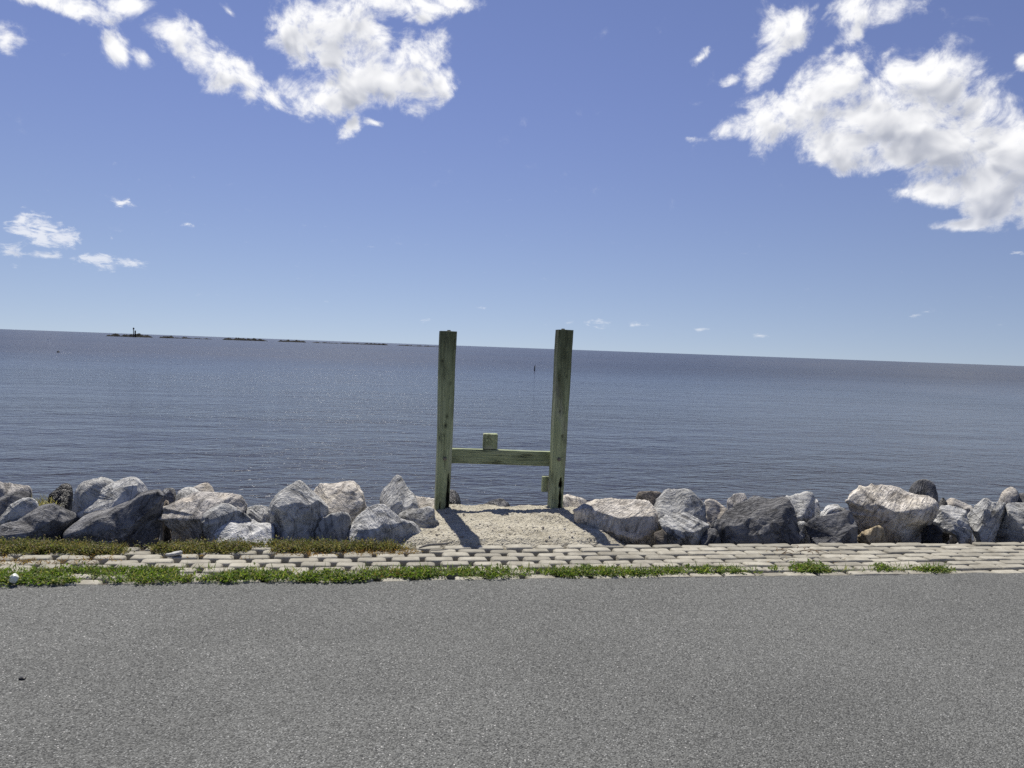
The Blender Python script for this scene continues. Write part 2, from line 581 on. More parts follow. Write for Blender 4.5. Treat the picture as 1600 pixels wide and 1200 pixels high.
def leaf_material(name, trans=0.35):
    m, t, b = new_mat(name)
    at = t.new('ShaderNodeAttribute', attribute_name='tint')
    t.put(b.inputs['Base Color'], at.outputs['Color'])
    b.inputs['Roughness'].default_value = 0.55
    b.inputs['Specular IOR Level'].default_value = 0.3
    tr = t.new('ShaderNodeBsdfTranslucent')
    t.put(tr.inputs['Color'], t.mix(1.0, at.outputs['Color'], (1.5, 1.6, 0.8), 'MULTIPLY'))
    mx = t.new('ShaderNodeMixShader')
    mx.inputs[0].default_value = trans
    t.l.new(b.outputs[0], mx.inputs[1])
    t.l.new(tr.outputs[0], mx.inputs[2])
    out = [n for n in t.n if n.type == 'OUTPUT_MATERIAL'][0]
    t.l.new(mx.outputs[0], out.inputs[0])
    return m


def timber_material():
    m, t, b = new_mat('treated_green_timber')
    v, rnd = obj_coords(t)
    grain = t.noise(t.mapping(v, scale=(26.0, 26.0, 1.3)), 1.6, 6.0, 0.62, 0.5)
    fine = t.noise(t.mapping(v, scale=(90.0, 90.0, 2.2)), 1.5, 4.0, 0.6)
    stain = t.noise(t.mapping(v, scale=(6.0, 6.0, 1.6)), 1.2, 5.0, 0.6, 0.6)
    c = t.mix(t.smooth(t.math('ADD', t.math('MULTIPLY', grain, 0.65), t.math('MULTIPLY', fine, 0.35)), 0.36, 0.64), (0.235, 0.272, 0.148), (0.39, 0.435, 0.258))
    c = t.mix(t.math('MULTIPLY', t.smooth(stain, 0.50, 0.68), 0.7), c, (0.105, 0.118, 0.066))
    ck = t.noise(t.mapping(v, loc=(2, 5, 1), scale=(13.0, 13.0, 0.7)), 1.3, 4.0, 0.55, 0.25)
    check = t.smooth(t.math('ABSOLUTE', t.math('SUBTRACT', ck, 0.5)), 0.0, 0.016, 1.0, 0.0)
    check = t.math('MULTIPLY', check, t.smooth(t.noise(t.mapping(v, scale=(3, 3, 1.4)), 1.5, 2.0), 0.46, 0.58))
    c = t.mix(t.math('MULTIPLY', check, 0.55), c, (0.022, 0.022, 0.014))
    grey = t.smooth(t.noise(t.mapping(v, loc=(7, 1, 3), scale=(5.0, 5.0, 0.9)), 1.4, 4.0, 0.6), 0.48, 0.66)
    c = t.mix(t.math('MULTIPLY', grey, 0.5), c, (0.36, 0.35, 0.29))
    at = t.new('ShaderNodeAttribute', attribute_name='tint')
    c = t.mix(1.0, c, at.outputs['Color'], 'MULTIPLY')
    t.put(b.inputs['Base Color'], c)
    b.inputs['Roughness'].default_value = 0.82
    b.inputs['Specular IOR Level'].default_value = 0.2
    t.put(b.inputs['Normal'], bump(t, t.math('SUBTRACT', t.math('ADD', grain, t.math('MULTIPLY', fine, 0.5)), t.math('MULTIPLY', check, 0.8)), 0.8, 0.012))
    return m


def water_material():
    m, t, b = new_mat('sea_water')
    tc = t.new('ShaderNodeTexCoord')
    v = tc.outputs['Object']
    # wind ripples: short crests lying roughly along the shore, in patches of differing strength
    w1 = t.noise(t.mapping(v, rot=(0, 0, R(-14)), scale=(1.0, 2.3, 1)), 1.0, 3.0, 0.55, 0.6)
    w2 = t.noise(t.mapping(v, rot=(0, 0, R(16)), scale=(3.6, 7.5, 1)), 1.0, 3.0, 0.6, 0.5)
    w3 = t.noise(t.mapping(v, rot=(0, 0, R(-5)), scale=(0.22, 0.55, 1)), 1.0, 2.0, 0.5)
    gust = t.noise(t.mapping(v, scale=(0.03, 0.075, 1)), 1.0, 4.0, 0.6, 0.6)
    amp = t.smooth(gust, 0.3, 0.7, 0.65, 1.25)
    h = t.math('ADD', t.math('MULTIPLY', w1, 0.56), t.math('MULTIPLY', w2, 0.28))
    h = t.math('MULTIPLY', h, amp)
    h = t.math('ADD', h, t.math('MULTIPLY', w3, 0.8))
    t.put(b.inputs['Normal'], bump(t, h, 1.0, 0.16))
    mud = t.mix(t.smooth(t.noise(t.mapping(v, scale=(0.008, 0.02, 1)), 1.0, 4.0, 0.6), 0.35, 0.65), (0.020, 0.019, 0.020), (0.031, 0.027, 0.025))
    t.put(b.inputs['Base Color'], mud)
    sp = t.new('ShaderNodeSeparateXYZ')
    t.put(sp.inputs[0], v)
    # open water is choppier than the lee of the bank
    t.put(b.inputs['Roughness'], t.smooth(sp.outputs[1], 8.0, 120.0, 0.08, 0.26))
    b.inputs['IOR'].default_value = 1.333
    b.inputs['Specular IOR Level'].default_value = 0.22
    return m


def plain(name, col, rough=0.8, spec=0.3, var=0.25, scale=30.0):
    m, t, b = new_mat(name)
    v, _ = obj_coords(t)
    n = t.noise(v, scale, 4.0, 0.6)
    c = t.mix(t.smooth(n, 0.3, 0.7), tuple(x * (1 - var) for x in col), tuple(min(1, x * (1 + var)) for x in col))
    t.put(b.inputs['Base Color'], c)
    b.inputs['Roughness'].default_value = rough
    b.inputs['Specular IOR Level'].default_value = spec
    t.put(b.inputs['Normal'], bump(t, n, 0.4, 0.01))
    return m


MAT['asphalt'] = asphalt_material()
MAT['paver'] = paver_material()
MAT['sand'] = sand_material('shelly_sand', (0.37, 0.335, 0.25), (0.57, 0.53, 0.415), (0.66, 0.62, 0.52))
MAT['soil'] = sand_material('dark_soil', (0.045, 0.038, 0.028), (0.13, 0.11, 0.085), (0.24, 0.21, 0.17))
MAT['rubble'] = sand_material('rubble_gap_shade', (0.035, 0.034, 0.032), (0.12, 0.115, 0.105), (0.2, 0.19, 0.17))  # bank rubble; shade of the gaps between boulders is put into its dark colour
MAT['verge'] = sand_material('sandy_verge', (0.12, 0.11, 0.07), (0.25, 0.23, 0.15), (0.3, 0.28, 0.2))
MAT['leaf'] = leaf_material('leaf', 0.45)
MAT['timber'] = timber_material()
MAT['water'] = water_material()
MAT['islet'] = plain('dark_marsh', (0.022, 0.022, 0.019), 0.95, 0.1, 0.4, 0.4)
MAT['marker'] = plain('marker_paint', (0.06, 0.065, 0.07), 0.7, 0.3, 0.2, 2.0)
MAT['steel'] = plain('rusty_galvanised_steel', (0.17, 0.15, 0.12), 0.6, 0.4, 0.35, 60.0)
MAT['stick'] = plain('grey_driftwood', (0.26, 0.24, 0.20), 0.9, 0.2, 0.35, 40.0)
MAT['straw'] = plain('dead_stems', (0.20, 0.14, 0.085), 0.9, 0.2, 0.4, 20.0)
MAT['black_plastic'] = plain('black_plastic', (0.012, 0.012, 0.013), 0.5, 0.4, 0.1, 10.0)

# ------------------------------------------------------------------ large structure
V_ROAD, V_PAVE, Z_SEA = 5.02, 5.87, -0.9


def road():
    us = np.unique(np.concatenate([np.linspace(-60, -6, 20), np.linspace(-6, 9, 376), np.linspace(9, 60, 20)]))
    vs = np.concatenate([np.linspace(-9, 2, 12), np.linspace(2.2, V_ROAD, 40)])
    U, W, F = grid(us, vs)
    P = np.stack([U, W, np.zeros_like(U)], 1)
    edge = fbm(np.stack([U * 2.3, U * 0 + 3, U * 0], 1), 5, 0.65) * 0.022
    k = np.clip((W - 4.5) / 0.52, 0, 1)
    Z = fbm(P * [0.6, 0.6, 1], 3) * 0.004 - 0.001 * k
    o = link('road', mesh_np('road', np.stack([U, W + edge * k, Z], 1), F), MAT['asphalt'])
    tag(o, kind='structure')


def shore_z(u, v):
    """height of the shore under the boulders"""
    u, v = np.asarray(u, float), np.asarray(v, float)
    return np.interp(v, [5.0, 5.93, 6.02, 6.4, 7.0, 8.0, 9.5, 13.0], [-0.06, -0.05, -0.22, -0.27, -0.34, -0.6, -1.0, -2.0])


def shore():
    us = np.linspace(-7, 11, 420)
    vs = np.linspace(4.96, 13.0, 190)
    U, W, F = grid(us, vs)
    P = np.stack([U, W, U * 0], 1)
    Z = shore_z(U, W) + np.clip((W - 5.9) / 0.3, 0, 1) * fbm(P * 5, 4, 0.6) * 0.06
    o = link('shore_bank', mesh_np('shore_bank', np.stack([U, W, Z], 1), F), MAT['rubble'])
    tag(o, kind='structure')
    # bed of dark soil between the paving blocks
    us, vs = np.linspace(-7, 11, 500), np.linspace(V_ROAD - 0.05, V_PAVE + 0.07, 40)
    U, W, F = grid(us, vs)
    P = np.stack([U, W, U * 0], 1)
    fill = 0.006 * np.clip((U - 1.6) / 1.6, 0, 1) + 0.006 * np.clip((0.3 - U) / 1.0, 0, 1)
    Z = -0.038 + fbm(P * 9, 4, 0.6) * 0.006 + fill + 0.018 * np.clip((V_ROAD + 0.12 - W) / 0.08, 0, 1)
    o = link('soil', mesh_np('soil', np.stack([U, W, Z], 1), F), MAT['soil'])
    tag(o, kind='structure')
    us, vs = np.linspace(-250, 250, 20), np.linspace(-300, -8.9, 20)
    U, W, F = grid(us, vs)
    o = link('ground', mesh_np('ground', np.stack([U, W, U * 0 - 0.02], 1), F), MAT['verge'])
    tag(o, kind='structure')


def sand_z(U, W):
    P = np.stack([U, W, U * 0], 1)
    z = 0.035 + fbm(P * [3, 3, 1], 3) * 0.022 + ridged(P * 11, 3) * 0.010 + fbm(P * 40, 2) * 0.004
    z += 0.03 * np.exp(-(((U - 1.05) / 0.55) ** 2 + ((W - 6.6) / 0.4) ** 2))
    # little scuffed dip and ridge near the right hand post
    dd = ((U - 1.36) / 0.16) ** 2 + ((W - 6.62) / 0.12) ** 2
    z += np.exp(-dd) * (0.03 * np.sin(U * 70) * np.cos(W * 55)) * 0.6
    lip = 7.23 + 0.05 * perlin(np.stack([U * 3, U * 0, U * 0 + 4], 1))
    z -= np.clip((W - lip) / 0.75, 0, 3) ** 1.1 * 0.55
    front = 5.875 + 0.035 * perlin(np.stack([U * 4.5, U * 0 + 2, U * 0], 1))
    z -= np.clip(1 - (W - front) / 0.16, 0, 1.6) ** 2 * 0.075
    mid = 0.90 + (W - 5.9) * 0.20
    side = np.clip((np.abs(U - mid) - 0.80) / 0.25, 0, 1.5)
    return z - side * 0.13


def sand():
    us, vs = np.linspace(-0.6, 2.5, 420), np.linspace(5.80, 8.1, 300)
    U, W, F = grid(us, vs)
    o = link('sand', mesh_np('sand', np.stack([U, W, sand_z(U, W)], 1), F), MAT['sand'])
    tag(o, kind='structure')
    # shell grit and small pebbles lying loose on it
    n = 3000
    u, v = rng.uniform(-0.3, 2.2, n), rng.uniform(5.84, 7.3, n)
    keep = perlin(np.stack([u * 3, v * 3, u * 0], 1)) + rng.uniform(-0.3, 0.5, n) + (6.2 - v) * 0.5 > 0
    u, v = u[keep], v[keep]
    n = len(u)
    oct_v = np.array([[1, 0, 0], [0, 1, 0], [-1, 0, 0], [0, -1, 0], [0, 0, 1], [0, 0, -1]], float)
    oct_f = np.array([[0, 1, 4], [1, 2, 4], [2, 3, 4], [3, 0, 4], [1, 0, 5], [2, 1, 5], [3, 2, 5], [0, 3, 5]])
    size = 0.0035 + rng.exponential(0.0034, n)
    size = np.minimum(size, 0.02)
    q = oct_v[None] * rng.uniform(0.6, 1.3, (n, 6, 1)) * [1, 0.8, 0.55] * size[:, None, None]
    a = rng.uniform(0, 6.28, n)
    ca, sa = np.cos(a)[:, None], np.sin(a)[:, None]
    q = np.stack([q[..., 0] * ca - q[..., 1] * sa, q[..., 0] * sa + q[..., 1] * ca, q[..., 2]], -1)
    q += np.stack([u, v, sand_z(u, v) + size * 0.2], 1)[:, None]
    Fc = (oct_f[None] + (np.arange(n) * 6)[:, None, None]).reshape(-1, 3)
    me = mesh_np('gravel', q.reshape(-1, 3), Fc, False)
    cols = rng.choice(np.array([[.46, .41, .33], [.36, .31, .24], [.58, .54, .46], [.22, .19, .15], [.40, .36, .29]]), n)
    vcol(me, 'tint', np.repeat(cols, 6, 0))
    m, t, b = new_mat('shell_grit')
    at = t.new('ShaderNodeAttribute', attribute_name='tint')
    t.put(b.inputs['Base Color'], at.outputs['Color'])
    b.inputs['Roughness'].default_value = 0.9
    o = link('gravel', me, m)
    tag(o, 'loose shell grit and small pebbles scattered over the sand patch', 'gravel', kind='stuff')


def water():
    r = np.concatenate([np.linspace(0, 80, 60)[1:], np.geomspace(90, 45000, 60)])
    a = np.linspace(R(-12), R(192), 140)
    RR, AA = np.meshgrid(r, a)
    n, m = RR.shape
    idx = np.arange(n * m).reshape(n, m)
    F = np.stack([idx[:-1, :-1], idx[:-1, 1:], idx[1:, 1:], idx[1:, :-1]], -1).reshape(-1, 4)
    P = np.stack([RR.ravel() * np.cos(AA.ravel()) + 1.0, RR.ravel() * np.sin(AA.ravel()) + 7.6, np.full(n * m, Z_SEA)], 1)
    o = link('water', mesh_np('water', P, F), MAT['water'])
    tag(o, kind='structure')


road()
shore()
sand()
water()


# ------------------------------------------------------------------ paving blocks
def paver_mesh(L, W, seed, H=0.034):
    r = np.random.default_rng(seed)
    # rounded block: rings of a box profile, from the buried foot to the worn top
    prof = [(0.0, -0.06), (0.0, H * 0.55), (0.0035, H * 0.84), (0.009, H * 0.97), (0.020, H)]
    sk = r.uniform(0.006, 0.024)           # the ends are skewed
    def ring(inset, z):
        l, w = L / 2 - inset * 1.25, W / 2 - inset
        c = min(l, w) * 0.22
        pts = [(-l + c, -w), (l - c, -w), (l, -w + c), (l - 0.3 * sk, w - c), (l - c - sk, w), (-l + c - sk * 0.2, w), (-l - 0.3 * sk, w - c), (-l, -w + c)]
        return [(x, y, z) for x, y in pts]
    vs, fs = [], []
    for k, (i, z) in enumerate(prof):
        vs += ring(i, z)
    for k in range(len(prof) - 1):
        for j in range(8):
            a, b2 = k * 8 + j, k * 8 + (j + 1) % 8
            fs.append((a, b2, b2 + 8, a + 8))
    fs.append(tuple(range((len(prof) - 1) * 8, len(prof) * 8)))
    vs = [(x + r.normal(0, .0015), y + r.normal(0, .0012), z + r.normal(0, .0012)) for x, y, z in vs]
    me = bpy.data.meshes.new('paving_block')
    me.from_pydata(vs, [], fs)
    me.polygons.foreach_set('use_smooth', np.full(len(me.polygons), True))
    me.update()
    return me


def paving():
    root = empty('pavement', (0, 0, 0))
    tag(root, kind='structure')
    short = [paver_mesh(0.212, 0.098, s) for s in range(8)]
    long_ = [paver_mesh(0.240, 0.099, 20 + s) for s in range(8)]
    for me in short + long_:
        me.materials.append(MAT['paver'])
    pitch, row = 0.255, 0.1095
    spare_v, spare_f, base = [], [], 0
    r = random.Random(4)
    for j in range(8):
        v = V_ROAD + 0.040 + j * row
        for i in range(-28, 45):
            u = (i + 0.5 * (j % 2) + 0.06 * j) * pitch + r.gauss(0, .005)
            close = r.random() < min(1, max(0, (u - 1.2) / 1.0))
            me = (long_ if close else short)[r.randrange(8)]
            loc = Vector((u, v + r.gauss(0, .003), r.gauss(-0.024, .004) - (0.006 if j == 0 else 0)))
            rot = (r.gauss(0, .018), r.gauss(0, .012), r.gauss(0, .012))
            d = np.array(loc) - EYE
            px = 800 + FPX * (d @ RIGHT) / (d @ FWD)
            if -30 < px < 1630:
                o = link('paving_block', me, None, root)
                o.location, o.rotation_euler = loc, rot
            elif -5.5 < u < 9:
                mt = Matrix.Translation(loc) @ Matrix.Rotation(rot[2], 4, 'Z')
                for w in me.vertices:
                    spare_v.append(tuple(mt @ w.co))
                for p in me.polygons:
                    spare_f.append(tuple(x + base for x in p.vertices))
                base += len(me.vertices)
    me = bpy.data.meshes.new('paving_blocks_beyond')
    me.from_pydata(spare_v, [], spare_f)
    me.update()
    o = link('paving_blocks_beyond', me, MAT['paver'], root)
    o['kind'] = 'stuff'


paving()

# ------------------------------------------------------------------ boulders
_ico = {}


def ico(sub):
    if sub not in _ico:
        bm = bmesh.new()
        bmesh.ops.create_icosphere(bm, subdivisions=sub, radius=1.0)
        V = np.array([v.co[:] for v in bm.verts])
        F = np.array([[v.index for v in f.verts] for f in bm.faces])
        bm.free()
        _ico[sub] = (V, F)
    return _ico[sub]


def radial(poly, n=360):
    """star shaped outline radius around the area centroid"""
    P = np.asarray(poly)
    Q = np.roll(P, -1, 0)
    cr = P[:, 0] * Q[:, 1] - Q[:, 0] * P[:, 1]
    A = cr.sum() / 2
    c = ((P + Q) * cr[:, None]).sum(0) / (6 * A)
    a = np.arange(n) * 2 * np.pi / n
    D = np.stack([np.cos(a), np.sin(a)], 1)
    rad = np.full(n, 0.0)
    for p, q in zip(P - c, Q - c):
        e = q - p
        den = D[:, 0] * e[1] - D[:, 1] * e[0]
        den = np.where(np.abs(den) < 1e-12, 1e-12, den)
        tt = (p[0] * e[1] - p[1] * e[0]) / den
        s = (p[0] * D[:, 1] - p[1] * D[:, 0]) / den
        ok = (tt > 0) & (s >= -1e-6) & (s <= 1 + 1e-6)
        rad = np.where(ok, np.maximum(rad, tt), rad)
    return c, rad


def circ_smooth(a, k):
    if k < 1:
        return a
    ker = np.exp(-0.5 * (np.arange(-3 * k, 3 * k + 1) / k) ** 2)
    ker /= ker.sum()
    return np.convolve(np.concatenate([a[-3 * k:], a, a[:3 * k]]), ker, 'valid')


# camera-side level axes used to describe facets: x right, y out to sea, z up
AX = np.stack([_r0, _f0, _z])


def boulder(label, poly, v, mat, cuts=(), sub=5, thick=0.85, seed=0, rough=1.0, name='boulder', ncut=8, reach=None, group='riprap boulders along the shore'):
    r = np.random.default_rng(seed + 100)
    P = np.array(poly, float)
    if v < 6.45:                            # the foot is bedded in the ground
        P[:, 1] += np.where(P[:, 1] > 840, 20.0, 0.0)
    # a plane facing the viewer through the boulder's middle
    cpx = P.mean(0)
    c0 = at_v(cpx[0], cpx[1], v)
    Fd = (c0 - EYE) / np.linalg.norm(c0 - EYE)
    Rt = np.cross(Fd, _z)
    Rt /= np.linalg.norm(Rt)
    Ut = np.cross(Rt, Fd)
    loc = []
    for x, y in P:
        d = ray(x, y)
        w = EYE + d * (((c0 - EYE) @ Fd) / (d @ Fd)) - c0
        loc.append((w @ Rt, w @ Ut))
    loc = np.array(loc)
    # let the hidden foot go down to the ground
    zb = float(shore_z(0, v)) - 0.06
    if reach is None:
        reach = v > 6.45
    if reach:
        mid = loc[:, 1].mean()
        low = loc[:, 1] < mid
        floor = (zb - c0[2]) / max(0.2, Ut[2])
        if loc[:, 1].min() > floor:
            sh = loc[:, 1].min() - floor
            loc[low, 1] -= sh * np.clip((mid - loc[low, 1]) / max(1e-6, mid - loc[:, 1].min()), 0, 1) ** 0.5
    if np.sum(loc[:, 0] * np.roll(loc[:, 1], -1) - np.roll(loc[:, 0], -1) * loc[:, 1]) < 0:
        loc = loc[::-1]
    c, rad = radial(loc)
    rad = np.maximum(circ_smooth(rad, 2), 0.012)
    C = c0 + Rt * c[0] + Ut * c[1]
    w = loc[:, 0].max() - loc[:, 0].min()
    h = loc[:, 1].max() - loc[:, 1].min()
    size = math.sqrt(w * h)
    T = thick * 0.5 * size
    V, F = ico(sub)
    q = V / (np.abs(V) ** 2.6).sum(1)[:, None] ** (1 / 2.6)
    ang = np.arctan2(q[:, 2], q[:, 0])
    bins = (ang / (2 * np.pi) * 360) % 360
    rr = np.interp(bins, np.arange(361), np.append(rad, rad[0]))
    rho = np.hypot(q[:, 0], q[:, 2])
    p = np.stack([np.cos(ang) * rr * rho, q[:, 1] * T, np.sin(ang) * rr * rho], 1)
    B = np.stack([Rt, Fd, Ut])              # local axes in the world
    p *= (1 + 0.07 * fbm(p / size * 1.7 + seed * 3.7, 3))[:, None]
    allc = [(np.array(k[:3]) @ AX, k[3]) for k in cuts]
    for _ in range(ncut):
        nrm = r.normal(size=3)
        allc.append((nrm, r.uniform(0.62, 0.86)))
    for _ in range(3):                      # a few big broken faces on the landward side
        allc.append((np.array([r.normal(0, .8), -abs(r.normal(.5, .4)), r.normal(.15, .6)]) @ AX, r.uniform(0.50, 0.70)))
    for _ in range(24):
        allc.append((r.normal(size=3), r.uniform(0.84, 0.98)))
    for nrm, o in allc:
        nrm = np.asarray(nrm, float)
        nl = B @ (nrm / np.linalg.norm(nrm))
        dts = p @ nl
        lim = np.sort(dts)[-max(3, len(dts) // 400)] * o
        k = np.where(dts > lim, lim / np.maximum(dts, 1e-9), 1.0)
        p *= k[:, None]
    # broken, ledged surface
    sd = r.normal(size=3)
    sd /= np.linalg.norm(sd)
    st = np.cross(sd, r.normal(size=3))
    st /= np.linalg.norm(st)
    s3 = np.cross(sd, st)
    coords = np.stack([p @ st * 1.3, p @ s3 * 1.3, p @ sd * 6.0], 1) / size * 1.5 + seed * 1.37
    ledge = fbm(coords, 4, 0.55)
    st_ = ledge * 3.2
    fr = st_ - np.floor(st_)
    ledge = (np.floor(st_) + np.clip((fr - 0.35) / 0.3, 0, 1)) / 3.2
    chip = np.minimum(ridged(p / size * 3.4 + seed * 2.1, 5, 0.6), 0.45)
    lump = fbm(p / size * 7 + seed * 0.77, 4, 0.55)
    amp = (0.020 * ledge + 0.017 * (chip - 0.35) + 0.006 * lump) * rough
    p *= (1 + amp * 1.35)[:, None]
    # bring the outline seen from the road back to its own shape
    NB = {4: 64, 5: 110, 6: 200}[sub]
    want = np.interp((np.arange(NB) + 0.5) * 360 / NB, np.arange(361), np.append(rad, rad[0]))
    for it in range(2):
        ang = np.arctan2(p[:, 2], p[:, 0])
        fb_ = (ang / (2 * np.pi) * NB) % NB
        bi = fb_.astype(int) % NB
        mx = np.zeros(NB)
        np.maximum.at(mx, bi, np.hypot(p[:, 0], p[:, 2]))
        mx = np.where(mx > 0, mx, np.median(mx))
        ratio = circ_smooth(np.clip(want / mx, 0.6, 1.55), 2 - it)
        k = np.interp(fb_ - 0.5, np.arange(-1, NB + 2), np.concatenate([[ratio[-1]], ratio, ratio[:2]]))
        p[:, 0] *= k
        p[:, 2] *= k
    # fine grit
    p *= (1 + 0.004 * rough * fbm(p / size * 24 + seed, 3, 0.6))[:, None]
    wpos = p @ B
    # each boulder keeps its own bedding direction
    from mathutils import Euler
    e = Euler(tuple(r.uniform(0, 6.28, 3)))
    Q = np.array(e.to_matrix())
    me = mesh_np(name, wpos @ Q, F)
    o = link(name, me, MAT[mat])
    o.rotation_euler = e
    o.location = tuple(C)
    tag(o, label, 'boulder', group)
    return o


# facets in common use
def TOP(o=0.62, x=0.0, y=-0.3):
    return (x, y, 0.86, o)


def FRONT(o=0.62, x=0.0, z=-0.12):
    return (x, -1.0, z, o)


